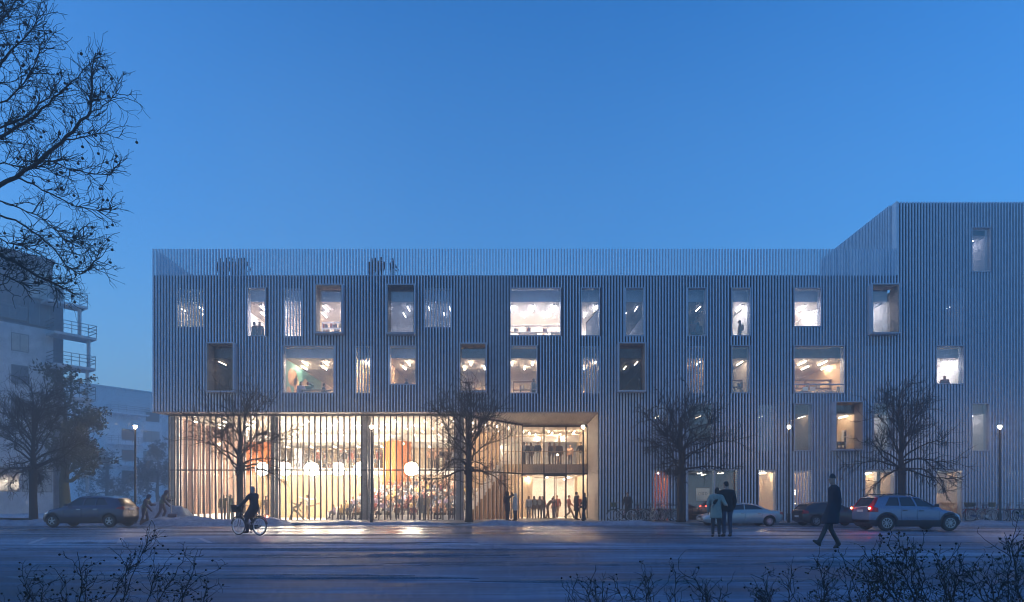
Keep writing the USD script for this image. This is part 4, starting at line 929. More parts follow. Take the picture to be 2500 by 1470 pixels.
# dark hatchback, nose to the right
L = 3.45
car('hatchback', 'near black hatchback parked between the pale saloon and the silver blue estate car', L, 1.72, 1.26, .27, .62, .60,
    [(0, .72), (.15, .80), (1.0, .84), (2.2, .82), (2.6, .78), (3.1, .68), (3.35, .56), (L, .46)], None,
    [(.02, .80), (.36, 1.14), (.7, 1.22), (1.4, 1.25), (1.85, 1.19), (2.55, .80)],
    [[(.62, .89), (1.25, .88), (1.25, 1.16), (.85, 1.15)], [(1.30, .88), (2.25, .86), (1.85, 1.11), (1.30, 1.16)]],
    (.62, .50, .86, 1.10, -.1, .38), (.62, .48, .84, 1.12, 1.9, 2.5), 'body_dark', (X(1966, 33.0) + L / 2, 33.95, 0), 0,
    tail=[(-.05, .64), (.26, .66), (.26, .80), (-.05, .82)], head=[(3.0, .50), (3.5, .44), (3.4, .56), (2.95, .66)], rim_n=8, seams=((2.3, .3, .82), (1.28, .3, .84), (.75, .4, .84)), belt=.85, plate_z=.46, zb=.17)

# ------------------------------------------------------------------ bicycles
BK = {'frame': mat('bike_frame', (.05, .05, .06), .35, metal=.4, rnd=[(.05, .05, .06), (.45, .46, .48), (.28, .05, .05), (.06, .10, .22), (.50, .48, .42), (.20, .21, .22), (.55, .56, .58)]),
      'tyre': mat('bike_tyre', (.03, .03, .032), .8), 'rim': mat('bike_rim', (.68, .68, .68), .45, metal=.3), 'saddle': mat('bike_saddle', (.02, .018, .016), .6),
      'basket': mat('wicker_basket', (.10, .055, .035), .8, var=(60, (.05, .028, .02))), 'steel': mat('bike_steel', (.35, .36, .37), .3, metal=.9), 'hero': mat('bike_frame_dark', (.03, .032, .038), .35, metal=.3),
      'crate': mat('green_crate', (.10, .12, .08), .7), 'pannier': mat('pannier_red', (.16, .05, .06), .8)}
def bike(t, frame_m, wb=1.08, r=.345, spokes=18, basket=None, rack=True, steer=0.0, lightm=None):
    """x from the rear hub (0) to the front hub (wb)."""
    R, F = np.array([0, 0, r]), np.array([wb, 0, r]); bb = np.array([.43, 0, .29]); seat = np.array([.22, 0, .88]); head_t = np.array([.86, 0, .92]); head_b = np.array([.91, 0, .72])
    fr = MB()
    for a, b, w in ((bb, seat, .019), (bb, head_b, .021), (bb + (seat - bb) * .55, head_t * .35 + head_b * .65, .018), (head_b, head_t, .021)): fr.tube([a, b], w, 6)
    for s in (-1, 1):
        o = np.array([0, s * .055, 0]); fr.tube([R + o, bb + o * .6], .01, 5); fr.tube([R + o, bb + (seat - bb) * .7 + o * .3], .008, 5); fr.tube([F + o, head_b + o * .7 + [0, 0, .02], head_b], .011, 5)
    obj('frame', fr, frame_m, t, smooth=40)
    for c in (R, F):
        ty = MB().lathe([(r - .03 + .021 * math.cos(a), .021 * math.sin(a)) for a in np.linspace(0, 2 * np.pi, 7)[:-1]], 28, c, 'y', closed=True)
        wl = obj('wheel', ty, BK['tyre'], t, smooth=True)
        sp = MB().lathe([(r - .072, -.014), (r - .046, -.018), (r - .046, .018), (r - .072, .014)], 28, c, 'y', closed=True)
        for k in range(spokes):
            a = 2 * np.pi * k / spokes; sp.tube([c + [.02 * math.cos(a + .8), .02 * (-1) ** k, .02 * math.sin(a + .8)], c + [(r - .055) * math.cos(a), 0, (r - .055) * math.sin(a)]],   .0034, 3, cap=False)
        obj('spokes', sp, BK['rim'], wl)
        fd = MB(); th = np.linspace(.35, 2.9, 14) if c is R else np.linspace(.2, 2.3, 12)
        P = np.c_[c[0] + (r + .025) * np.cos(th), 0 * th, c[2] + (r + .025) * np.sin(th)]
        fd.tube(P, .022, 5); obj('mudguard', fd, frame_m, t, smooth=True)
    obj('saddle', m3.Manifold.hull_points(np.array([(.10, -.09, .97), (.10, .09, .97), (.08, -.06, .93), (.08, .06, .93), (.38, 0, .975), (.36, .02, .94), (.36, -.02, .94), (.2, .07, .985), (.2, -.07, .985)])), BK['saddle'], t)
    hb = MB(); g = head_t + [0, 0, .12]
    hb.tube([head_t, g], .012, 5); hb.tube([g + [-.20, -.29, .05], g + [-.03, -.25, .05], g + [.04, -.10, .02], g, g + [.04, .10, .02], g + [-.03, .25, .05], g + [-.20, .29, .05]], .012, 6)
    obj('handlebar', hb, BK['steel'], t, smooth=40)
    ch = MB(); ch.lathe([(.0, -.012), (.095, -.012), (.095, .012), (0, .012)], 18, bb + [0, -.05, 0], 'y'); ch.hexa([(0.0, -.07, .30), (.43, -.07, .19), (.43, -.045, .19), (0, -.045, .30)], [(0.0, -.07, .39), (.43, -.07, .38), (.43, -.045, .38), (0, -.045, .39)])
    obj('chain_case', ch, frame_m, t)
    pd = MB().bar(bb + [0, -.07, 0], bb + [.05, -.08, -.16], .02).box(bb[0] - .0, bb[0] + .10, -.18, -.08, bb[2] - .185, bb[2] - .165).bar(bb + [0, .07, 0], bb + [-.05, .08, .16], .02).box(bb[0] - .1, bb[0], .08, .18, bb[2] + .155, bb[2] + .175)
    obj('pedals', pd, BK['steel'], t)
    if rack:
        rk = MB().box(-.30, .16, -.06, .06, .745, .765)
        for s in (-1, 1): rk.tube([R + [0, s * .06, 0], (-.12, s * .06, .745)], .006, 4)
        obj('rack', rk, BK['steel'], t)
    obj('rear_light', MB().box(-.36, -.325, -.03, .03, .66, .72), lightm or CP['red'], t)
    if basket:
        m, kind = basket; c = np.array([1.04, 0, .98]); bk = MB()
        for k in range(8):
            z = c[2] - .11 + k * .032; s = .8 + .2 * k / 7; ax, ay = .17 * s, .21 * s
            th = np.linspace(0, 2 * np.pi, 21); e = .55; P = np.c_[c[0] + ax * np.sign(np.cos(th)) * abs(np.cos(th)) ** e, ay * np.sign(np.sin(th)) * abs(np.sin(th)) ** e, z + 0 * th]
            bk.tube(P, .017, 5, cap=False)
        bk.box(c[0] - .13, c[0] + .13, -.16, .16, c[2] - .13, c[2] - .115)
        obj('basket', bk, m, t)
    return t
bk_group = 'bicycles parked at the foot of the facade'
bproto = bike(thing('bicycle', 'parked bicycle at the left end of the row, beside the standing person', 'bicycle', (X(1553, 38.7), 38.7, .12), 70, bk_group), BK['frame'])
rb = random.Random(5)
rowL = 'parked bicycle in the left row, under the orange slatted window'
for i, px in enumerate((1566, 1578, 1590, 1600, 1611, 1622, 1633, 1642, 1650)):
    dup(bproto, (X(px, 38.8) + rb.uniform(-.05, .05), 38.8 + rb.uniform(-.4, .3), .12), rb.choice([62, 75, 105, 118, -70, 20, 160]), rowL, 'bicycles of the left row')
b2 = bike(thing('bicycle', 'parked bicycle with a dark basket at the left end of the right row', 'bicycle', (X(2362, 38.5), 38.6, .12), 50, bk_group), BK['frame'], basket=(BK['crate'], 0))
rowR = 'parked bicycle in the right row, in front of the pale slatted wall'
for i, px in enumerate((2372, 2384, 2396, 2409, 2421, 2436, 2449, 2463, 2476, 2488, 2500, 2512)):
    dup(b2 if i in (0, 3) else bproto, (X(px, 38.6) + rb.uniform(-.1, .1), 38.5 + rb.uniform(-.4, .4), .12), rb.choice([15, 35, 60, 120, 150, 165, 200, -30]), rowR, 'bicycles of the right row')
# ------------------------------------------------------------------ people
ICO = trimesh.creation.icosphere(subdivisions=1).vertices
OCTA = np.array([(1, 0, 0), (-1, 0, 0), (0, 1, 0), (0, -1, 0), (0, 0, 1), (0, 0, -1.0)])
V3 = lambda *a: np.array(a, float)
def ball(c, r, base=ICO): return base * (np.asarray(r, float)) + np.asarray(c)
def hull(*b): return m3.Manifold.hull_points(np.vstack(b))
def uni(l): return m3.Manifold.batch_boolean([q for q in l if q is not None], m3.OpType.Add)
def fine(m, edge, it=6):
    if edge: m = m.refine_to_length(edge)
    q = m.to_mesh(); t = trimesh.Trimesh(np.array(q.vert_properties[:, :3], float), np.array(q.tri_verts), process=False)
    if edge: trimesh.smoothing.filter_taubin(t, .5, -.53, it)
    return t
def pose(**k):
    """Joints of a 1.75 m figure standing at the origin and facing +y; keyword arguments move single joints."""
    J = dict(head=V3(0, .03, 1.635), neck=V3(0, -.005, 1.47), chest=V3(0, 0, 1.30), belly=V3(0, .01, 1.10), pelvis=V3(0, 0, .96))
    for s, n in ((-1, 'L'), (1, 'R')):
        J.update({'sh' + n: V3(s * .185, 0, 1.42), 'el' + n: V3(s * .235, -.03, 1.14), 'wr' + n: V3(s * .24, .06, .89), 'hip' + n: V3(s * .095, 0, .93), 'kn' + n: V3(s * .10, .02, .50), 'an' + n: V3(s * .105, -.02, .085), 'to' + n: V3(s * .125, .15, .035)})
    for a, b in k.items(): J[a] = np.asarray(b, float)
    return J
def shift(J, d): return {k: v + np.asarray(d) for k, v in J.items()}
WALK = dict(knL=(-.09, .24, .54), anL=(-.09, .42, .13), toL=(-.10, .58, .15), knR=(.09, .05, .49), anR=(.09, -.33, .17), toR=(.10, -.20, .04), elL=(-.25, -.16, 1.16), wrL=(-.22, -.18, .93), elR=(.25, .06, 1.15), wrR=(.2, .26, .98))
SIT = dict(head=(0, .06, .74), neck=(0, .02, .58), chest=(0, 0, .42), belly=(0, -.02, .24), pelvis=(0, 0, .10), shL=(-.18, .01, .53), shR=(.18, .01, .53), elL=(-.23, .08, .27), elR=(.23, .08, .27), wrL=(-.12, .30, .24), wrR=(.12, .30, .24),
           hipL=(-.09, .02, .09), hipR=(.09, .02, .09), knL=(-.12, .42, .13), knR=(.12, .42, .13), anL=(-.12, .44, -.24), anR=(.12, .44, -.24), toL=(-.13, .60, -.265), toR=(.13, .60, -.265))
SITK = dict(SIT, knL=(-.11, .34, .30), knR=(.11, .34, .30), anL=(-.11, .44, -.17), anR=(.11, .44, -.17), toL=(-.12, .60, -.255), toR=(.12, .60, -.255), elL=(-.24, .14, .34), elR=(.24, .14, .34), wrL=(-.05, .40, .28), wrR=(.05, .40, .28), head=(.02, .1, .72), chest=(0, .03, .42), neck=(0, .06, .57))
SITL = dict(SIT, head=(-.05, .03, .73), elR=(.25, -.10, .28), wrR=(.24, -.14, .03), knR=(.13, .38, .12), anR=(.16, .60, -.22), toR=(.18, .75, -.24), wrL=(-.1, .26, .2))
def limb(J, a, b, ra, rb): return hull(ball(J[a], ra), ball(J[b], rb))
def hand(J, s, curl=.5):
    w, e = J['wr' + s], J['el' + s]; d = w - e; d /= np.linalg.norm(d)
    sg = -1 if s == 'L' else 1
    side = np.cross(d, V3(sg, 0, 0)); n = np.linalg.norm(side)
    side = side / n if n > .2 else V3(0, 1, 0)
    pal = np.cross(side, d)
    k = w + d * .085; out = [hull(ball(w, .024, OCTA), ball(k + side * .032, .014, OCTA), ball(k - side * .032, .014, OCTA), ball(w + d * .05 + side * .034, .013, OCTA))]
    for i, L in enumerate((.070, .078, .074, .056)):
        b = k + side * (.032 - .021 * i); m = b + d * L * .5 + pal * .012 * sg * 0; t = b + d * L * (1 - .35 * curl) + pal * L * .45 * curl * -sg
        out += [hull(ball(b, .0095, OCTA), ball(m, .0088, OCTA)), hull(ball(m, .0088, OCTA), ball(t, .0075, OCTA))]
    tb = w + d * .03 + side * .03; tm = tb + side * .026 + d * .032; tt = tm + d * .032 + side * .004
    return out + [hull(ball(tb, .0115, OCTA), ball(tm, .0105, OCTA)), hull(ball(tm, .0105, OCTA), ball(tt, .008, OCTA))]
def head_dir(yaw=0, nod=0):
    c, s = math.cos(yaw), math.sin(yaw); cn, sn = math.cos(nod), math.sin(nod)
    return np.array([[c, -s, 0], [s, c, 0], [0, 0, 1]]) @ np.array([[1, 0, 0], [0, cn, -sn], [0, sn, cn]])
def person(label, loc, rz, J, h=1.75, top='coat', top_m=None, leg_m=None, skin_m=None, hair_m=None, shoe_m=None, hem=None, hair='short', yaw=0, nod=0, edge=0, group=None, extras=None, boots=False, gloves=None, hemw=1.0, cat='person', scale=None):
    t = thing('person', label, cat, loc, rz, group, scale)
    sc = h / 1.75
    def put(nm, m, mt, parent=None, e=edge):
        q = fine(m, e); q.vertices *= sc; return obj(nm, (q.vertices, q.faces), mt, parent or t, smooth=50)
    R = head_dir(yaw, nod); H = J['head']
    hb = lambda p, r: (ICO * np.asarray(r) + np.asarray(p)) @ R.T + H
    ho = lambda p, r: (OCTA * np.asarray(r) + np.asarray(p)) @ R.T + H
    B = [hull(hb((0, -.012, .03), (.075, .092, .085)), hb((0, .008, -.05), (.060, .072, .055))), hull(hb((0, .045, -.085), (.035, .03, .025)), hb((0, .0, -.02), (.06, .06, .05))),
         hull(ho((0, .084, .02), (.009, .012, .012)), ho((0, .098, -.022), (.014, .018, .012)), ho((0, .075, -.03), (.016, .01, .01))),
         hull(ho((.074, -.01, -.005), (.012, .02, .032))), hull(ho((-.074, -.01, -.005), (.012, .02, .032))), hull(ho((0, .078, -.055), (.022, .014, .009))),
         hull(ball(J['neck'], .052), hb((0, -.02, -.05), (.048, .048, .05))),
         hull(ball(J['neck'] - [0, 0, .02], .055), ball(J['shL'], .052), ball(J['shR'], .052), ball(J['chest'] + [-.07, 0, 0], (.085, .095, .09)), ball(J['chest'] + [.07, 0, 0], (.085, .095, .09))),
         hull(ball(J['chest'] + [-.06, 0, 0], (.085, .09, .08)), ball(J['chest'] + [.06, 0, 0], (.085, .09, .08)), ball(J['belly'], (.125, .09, .08)), ball(J['pelvis'], (.15, .095, .08)))]
    for s in 'LR':
        B += [limb(J, 'sh' + s, 'el' + s, .05, .038), limb(J, 'el' + s, 'wr' + s, .040, .026), limb(J, 'hip' + s, 'kn' + s, .085, .055), limb(J, 'kn' + s, 'an' + s, .055, .038),
              hull(ball(J['an' + s], .036), ball(J['an' + s] * [1, 1, 1] + (J['to' + s] - J['an' + s]) * -.25 + [0, 0, -.035], .03), ball(J['to' + s], (.036, .04, .02)))] + hand(J, s)
    put('body', uni(B), skin_m)
    if edge or True:
        eyes = uni([hull(ho((.031, .068, .014), (.011, .012, .008))), hull(ho((-.031, .068, .014), (.011, .012, .008)))])
        if edge: put('eyes', eyes, PM['eye'], e=0)
    g = .020 if top != 'shirt' else .010
    ch, bl, pv = J['chest'], J['belly'], J['pelvis']
    Tt = [hull(ball(J['neck'] - [0, 0, .035], .062 + g), ball(J['shL'], .058 + g), ball(J['shR'], .058 + g), ball(ch + [-.07, 0, 0], (.09 + g, .10 + g, .09)), ball(ch + [.07, 0, 0], (.09 + g, .10 + g, .09))),
          hull(ball(ch + [-.06, 0, 0], (.09 + g, .098 + g, .08)), ball(ch + [.06, 0, 0], (.09 + g, .098 + g, .08)), ball(bl, (.135 + g, .10 + g, .08)), ball(pv + [0, 0, .02], (.16 + g, .105 + g, .07)))]
    for s in 'LR':
        w = J['wr' + s] * .93 + J['el' + s] * .07
        Tt += [hull(ball(J['sh' + s], .058 + g), ball(J['el' + s], .045 + g)), hull(ball(J['el' + s], .046 + g), ball(w, .032 + g))]
    if hem is not None:                                                  # coat skirt down to the hem
        k = (pv + (J['knL'] + J['knR']) / 2 * 1) / 2
        mid = (J['knL'] + J['knR']) / 2; f = (pv[2] - hem) / max(pv[2] - mid[2], .05); c = pv + (mid - pv) * min(f, 1.25); c = np.array([c[0], c[1], hem])
        leg = [J['hip' + s] + (J['kn' + s] - J['hip' + s]) * min(f, 1.2) * .62 for s in 'LR']
        Tt.append(hull(ball(bl, (.14 + g, .105 + g, .06)), ball(pv, (.175 + g, .12 + g, .08)), *[ball(np.array([q[0], q[1], hem + .02]), (.10 * hemw + g, .10 * hemw + g, .02)) for q in leg], ball(c + [0, 0, .02], (.17 * hemw + g, .12 * hemw + g, .02))))
    put('coat' if hem is not None else ('jacket' if top != 'shirt' else 'shirt'), uni(Tt), top_m)
    Lg = [hull(ball(pv, (.155, .10, .08)), ball(J['hipL'], .095), ball(J['hipR'], .095))]
    for s in 'LR': Lg += [limb(J, 'hip' + s, 'kn' + s, .096, .066), hull(ball(J['kn' + s], .066), ball(J['an' + s] + (J['kn' + s] - J['an' + s]) * .03, .056), ball(J['an' + s] + (J['to' + s] - J['an' + s]) * .15, .040))]
    put('trousers', uni(Lg), leg_m)
    for s in 'LR':
        a, q = J['an' + s], J['to' + s]; back = a - (q - a) * .3; dn = V3(0, 0, -.045)
        S = [hull(ball(a, .045), ball(back + dn * .9, .035), ball(q, (.045, .05, .028)), ball(q + (a - q) * .35, .042))]
        if boots: S.append(hull(ball(a, .058), ball(a + (J['kn' + s] - a) * .72, .068)))
        put('boot' if boots else 'shoe', uni(S), shoe_m)
    if gloves is not None:
        for s in 'LR': put('glove', hull(ball(J['wr' + s], .036), ball(J['wr' + s] + (J['wr' + s] - J['el' + s]) / np.linalg.norm(J['wr' + s] - J['el' + s]) * .13, .042)), gloves)
    if hair in ('short', 'long', 'bob'):
        hm = hull(hb((0, -.022, .045), (.086, .098, .085)), hb((0, -.05, -.01), (.078, .06, .06))) - m3.Manifold.hull_points(np.array([(x, y, z) for x in (-.2, .2) for y, z in ((.045, .06), (.20, .11), (.20, -.2), (.02, -.2))]) @ R.T + H)
        L = [hm]
        if hair == 'long': L.append(hull(hb((0, -.06, .0), (.085, .05, .06)), hb((0, -.075, -.27), (.085, .035, .05))))
        if hair == 'bob': L.append(hull(hb((0, -.05, .0), (.09, .055, .06)), hb((0, -.05, -.11), (.085, .045, .04))))
        put('hair', uni(L), hair_m)
    elif hair == 'beanie':
        put('hat', hull(hb((0, -.018, .058), (.090, .102, .083)), hb((0, -.02, .105), (.06, .065, .055))) - m3.Manifold.hull_points(np.array([(x, y, z) for x in (-.3, .3) for y, z in ((.3, .055), (.3, -.3), (-.3, -.3), (-.3, .0))]) @ R.T + H), hair_m)
    elif hair == 'hood':
        put('hood', hull(hb((0, -.02, .035), (.105, .115, .105)), ball(J['neck'], (.10, .09, .05))) - hull(hb((0, .10, -.01), (.066, .09, .085))), hair_m)
    if extras: extras(t, J, put)
    return t
PM = {}
def cloth(n, c, r=.85): PM[n] = mat('cloth_' + n, c, r, bump=(120, .15, .004))
for n, c in (('navy', (.012, .017, .032)), ('black', (.010, .010, .013)), ('sage', (.24, .28, .25)), ('greygreen', (.09, .115, .10)), ('charcoal', (.03, .032, .038)), ('cream', (.55, .52, .46)), ('denim', (.035, .05, .085)), ('tan', (.30, .22, .14)),
             ('olive', (.07, .075, .045)), ('vest', (.10, .16, .12)), ('plum', (.055, .03, .06)), ('rust', (.26, .06, .035)), ('grey', (.16, .16, .17)), ('lilac', (.34, .28, .40)), ('white', (.7, .68, .65)), ('brown', (.11, .06, .035)), ('mustard', (.30, .24, .09)), ('red', (.38, .05, .045)), ('green', (.02, .08, .05))): cloth(n, c)
PM['skin'] = mat('skin', (.46, .27, .19), .55)
PM['skin_dim'] = mat('skin_cool', (.33, .21, .16), .55)
PM['eye'] = mat('eye', (.02, .015, .012), .3)
for n, c in (('h_dark', (.018, .012, .010)), ('h_brown', (.06, .032, .018)), ('h_grey', (.26, .25, .23)), ('h_blond', (.30, .19, .085))): PM[n] = mat('hair_' + n[2:], c, .7)
PM['rubber'] = mat('boot_rubber', (.014, .016, .018), .35)
RC = [(.55, .52, .48), (.30, .07, .05), (.10, .06, .045), (.34, .28, .42), (.05, .06, .10), (.42, .24, .15), (.16, .16, .17), (.58, .40, .14), (.12, .02, .03), (.24, .27, .33)]
PM['any_top'] = mat('cloth_mixed', (.3, .2, .2), .85, rnd=RC)
PM['any_leg'] = mat('cloth_mixed_dark', (.05, .05, .08), .85, rnd=[(.03, .035, .06), (.02, .02, .02), (.10, .08, .06), (.16, .15, .18), (.05, .06, .10)])
PM['any_hair'] = mat('hair_mixed', (.05, .03, .02), .7, rnd=[(.02, .012, .01), (.07, .035, .018), (.16, .09, .04), (.28, .18, .08), (.015, .012, .012), (.11, .05, .02)])
A = lambda **k: dict(top_m=PM['any_top'], leg_m=PM['any_leg'], skin_m=PM['skin'], hair_m=PM['any_hair'], shoe_m=PM['black'], **k)
def gy(py): return 1600 * CAM_H / (py - 1230)                             # distance of a point on the road

# --- walking woman with boots, near right
y = gy(1340) * .985
def bag_mitt(t, J, put):
    for sx in (-1, 1): put('pocket_flap', hull(ball((sx * .185, .10, .88), (.012, .07, .035))), PM['charcoal'])
    put('belt', hull(ball(J['belly'] + [0, 0, -.06], (.168, .135, .022))), PM['black'])
    put('collar', hull(ball(J['neck'] + [0, -.02, -.01], (.105, .10, .05)), ball(J['neck'] + [0, -.03, -.08], (.13, .11, .03))), PM['navy'])
    for s in 'LR':
        w = J['wr' + s]; d = w - J['el' + s]; d /= np.linalg.norm(d); put('mitten', hull(ball(w, .042), ball(w + d * .11, (.048, .05, .05)), ball(w + d * .15, .035)), PM['olive'])
    put('scarf', hull(ball(J['neck'] + [0, .01, .02], (.095, .095, .045)), ball(J['neck'] + [0, .03, -.03], (.11, .10, .04))), PM['charcoal'])
person('woman in a long navy coat and knitted hat striding left in rubber boots', (X(2036, y), y, .0), 96, pose(**dict(WALK, knL=(-.09, .27, .56), anL=(-.09, .50, .16), toL=(-.10, .66, .22), knR=(.09, .06, .50), anR=(.09, -.20, .13), toR=(.10, -.06, .035), elL=(-.19, -.05, 1.15), wrL=(-.18, -.03, .89), elR=(.19, -.02, 1.15), wrR=(.18, .06, .89), head=(0, .06, 1.63), shL=(-.165, 0, 1.41), shR=(.165, 0, 1.41))),
       1.88, 'coat', PM['navy'], PM['charcoal'], PM['skin_dim'], PM['charcoal'], PM['rubber'], hem=.60, hair='beanie', edge=.035, boots=True, extras=bag_mitt, hemw=1.75, scale=(.8, .84, 1.0))
# --- embracing couple seen from behind
y = gy(1312)
def hoodback(t, J, put): put('hood', hull(ball(J['neck'] + [0, -.09, -.02], (.13, .07, .06)), ball(J['neck'] + [0, -.10, -.11], (.10, .05, .06))), PM['sage'])
person('woman in a pale green quilted parka, hugged by the man in black, seen from behind', (X(1748, y), y, 0), -14, pose(elR=(.30, -.06, 1.16), wrR=(.34, -.17, 1.13), elL=(-.27, 0, 1.14), wrL=(-.25, .06, .88), head=(.05, .04, 1.63)), 1.72, 'coat', PM['sage'], PM['charcoal'], PM['skin_dim'], PM['h_dark'], PM['black'], hem=.66, hair='bob', yaw=-.4, edge=.035, extras=hoodback, hemw=1.1)
person('man in a black jacket with his arm round the woman in the pale parka', (X(1775, y + .1), y + .1, 0), 6, pose(elL=(-.36, -.10, 1.20), wrL=(-.50, -.14, 1.04), elR=(.25, -.02, 1.14), wrR=(.22, .05, .86), head=(-.03, .05, 1.64)), 1.92, 'coat', PM['black'], PM['denim'], PM['skin_dim'], PM['h_dark'], PM['black'], hem=.80, hair='short', yaw=.5, edge=.035)
# --- cyclist
y = gy(1308)
HB_ = bike(thing('bicycle', 'city bicycle with wicker basket ridden past the glazed hall, its rear lamp glowing', 'bicycle', (X(634, y), y, 0), 158), BK['hero'], wb=.98, r=.335, basket=(BK['basket'], 1), lightm=CP['red_on'])
cyc = dict(pelvis=(0, -.02, 1.02), belly=(0, 0, 1.16), chest=(0, .03, 1.36), neck=(0, .05, 1.53), head=(0, .11, 1.69), shL=(-.185, .05, 1.47), shR=(.185, .05, 1.47), elL=(-.25, .22, 1.24), elR=(.25, .22, 1.24), wrL=(-.27, .44, 1.07), wrR=(.27, .44, 1.07),
           hipL=(-.09, -.02, .98), hipR=(.09, -.02, .98), knL=(-.10, .26, .60), anL=(-.12, .20, .18), toL=(-.13, .36, .13), knR=(.10, .36, .76), anR=(.12, .14, .52), toR=(.13, .30, .47))
def scarf(t, J, put): put('scarf', hull(ball(J['neck'] + [0, .0, .02], (.085, .085, .04)), ball(J['neck'] + [0, .03, -.02], (.10, .09, .04))), PM['grey'])
person('grey haired person in a dark overcoat riding the city bicycle with the wicker basket', (X(634, y) - .25 * .927, y + .25 * .375, -.02), 68, pose(**cyc), 1.75, 'coat', PM['charcoal'], PM['navy'], PM['skin'], PM['h_grey'], PM['black'], hem=.66, hair='bob', edge=.03, extras=scarf, gloves=PM['black'], hemw=.9)
# --- two snow shovellers
def shovel(p0, p1, blade, m_s=M['wood_pale'], m_b=PM['plum']):
    def f(t, J, put): pass
    return f
bend = dict(pelvis=(0, 0, .95), belly=(0, .04, 1.10), chest=(0, .11, 1.29), neck=(0, .17, 1.44), head=(0, .26, 1.58), shL=(-.19, .14, 1.39), shR=(.19, .14, 1.39), elL=(-.24, .26, 1.14), wrL=(-.12, .46, 1.14), elR=(.24, .22, 1.10), wrR=(.12, .36, .90), knL=(-.11, .12, .50), knR=(.11, .0, .50), anL=(-.12, .14, .09), anR=(.12, -.14, .09), toL=(-.13, .30, .04), toR=(.13, .02, .04))
stoop = dict(bend, chest=(0, .22, 1.24), neck=(0, .33, 1.36), head=(0, .45, 1.47), shL=(-.19, .28, 1.32), shR=(.19, .28, 1.32), belly=(0, .10, 1.08))
def vest(t, J, put):
    ch, bl, pv = J['chest'], J['belly'], J['pelvis']
    put('vest', uni([hull(ball(J['neck'] - [0, 0, .05], .085), ball(J['shL'] * .86 + ch * .14, .085), ball(J['shR'] * .86 + ch * .14, .085), ball(ch, (.175, .135, .10))), hull(ball(ch, (.175, .135, .09)), ball(bl, (.17, .135, .08)), ball(pv + [0, 0, .02], (.185, .135, .06)))]), PM['vest'])
y1 = 34.6
person('left of the two snow shovellers, stooping in a green vest and dark hood', (X(352, y1), y1, .0), -84, pose(**bend), 1.68, 'jacket', PM['plum'], PM['plum'], PM['skin_dim'], PM['plum'], PM['brown'], hair='hood', nod=-.35, extras=vest, gloves=PM['plum'], boots=True)
y2 = 36.4
person('right of the two snow shovellers, leaning on the snow in a green vest', (X(395, y2), y2, .22), -80, pose(**dict(bend, anR=(.12, -.30, .12), toR=(.13, -.12, .05), knR=(.1, -.05, .52), anL=(-.1, -.02, .09), toL=(-.1, .15, .04), knL=(-.1, .16, .52))), 1.72, 'jacket', PM['plum'], PM['plum'], PM['skin_dim'], PM['plum'], PM['plum'], hair='hood', nod=-.3, extras=vest, gloves=PM['plum'], boots=True)
def snow_shovel(label, a, b, blade_dir, m_b):
    t = thing('snow_shovel', label, 'shovel'); a, b = np.array(a), np.array(b); d = (b - a) / np.linalg.norm(b - a)
    obj('shaft', MB().tube([a, b], .018, 6), M['wood_pale'], t); s = np.cross(d, (0, 1, 0)); s /= np.linalg.norm(s)
    obj('grip', MB().tube([a, a - d * .05 + s * .06, a - d * .12 + s * .06, a - d * .12 - s * .06, a - d * .05 - s * .06, a], .014, 5), PM['charcoal'], t)
    bd = np.array(blade_dir, float); n = np.cross(s, d)
    v = []
    for i in range(5):
        for j in (-1, 1):
            for k in (0, .02): v.append(b + d * (.36 * i / 4) + bd * j * .24 + n * (k + .09 * ((i - 2) / 2) ** 2))
    obj('blade', m3.Manifold.hull_points(np.array(v)), m_b, t)
snow_shovel('snow shovel held slanting by the left shoveller', (X(364, y1), y1 - .1, 1.14), (X(357, y1) - .0, y1 - .25, .35), (0, 1, 0), PM['plum'])
snow_shovel('snow shovel with wide dark blade standing in the heap beside the glazed corner', (X(421, y2), y2 - .1, 1.42), (X(426, y2), y2 - .3, .62), (1, 0, 0), PM['plum'])
# --- person with a bicycle left of the parked row
y = 38.3
bike(thing('bicycle', 'bicycle with a green crate held by the person at the left end of the row', 'bicycle', (X(1541, y), y - .05, .12), 176), BK['hero'], basket=(BK['crate'], 0))
person('person in a dark coat standing behind a bicycle with a green crate', (X(1533, y + .4), y + .4, .12), 150, pose(elR=(.26, .06, 1.14), wrR=(.18, .28, 1.02), elL=(-.26, .05, 1.14), wrL=(-.15, .28, 1.02)), 1.70, 'coat', PM['charcoal'], PM['denim'], PM['skin_dim'], PM['h_dark'], PM['black'], hem=.62, hair='short')
# --- outside the entrance
yo = 38.6
def backpack(c):
    def f(t, J, put): put('backpack', hull(ball(J['chest'] + [0, -.19, .02], (.14, .07, .16)), ball(J['belly'] + [0, -.19, .06], (.15, .085, .12))), c)
    return f
person('person in a dark parka with backpack shading the eyes, left of the entrance', (X(1239, yo), yo, .124), -70, pose(shR=(.2, .02, 1.43), elR=(.34, .22, 1.52), wrR=(.12, .20, 1.70), head=(0, .0, 1.64)), 1.74, 'coat', PM['charcoal'], PM['charcoal'], PM['skin_dim'], PM['charcoal'], PM['black'], hem=.58, hair='hood', nod=.3, extras=backpack(PM['navy']))
person('woman in a pale hooded coat with a patterned bag, left of the entrance', (X(1258, yo), yo, .124), 62, pose(elR=(.25, .1, 1.16), wrR=(.12, .26, 1.1), head=(0, .03, 1.63)), 1.66, 'coat', PM['cream'], PM['denim'], PM['skin_dim'], PM['cream'], PM['rubber'], hem=.66, hair='hood', nod=.35, boots=True,
       extras=lambda t, J, put: put('bag', hull(ball((.17, .16, 1.02), (.05, .12, .14)), ball((.18, .14, .86), (.05, .10, .08))), PM['red']))
yo2 = 41.6
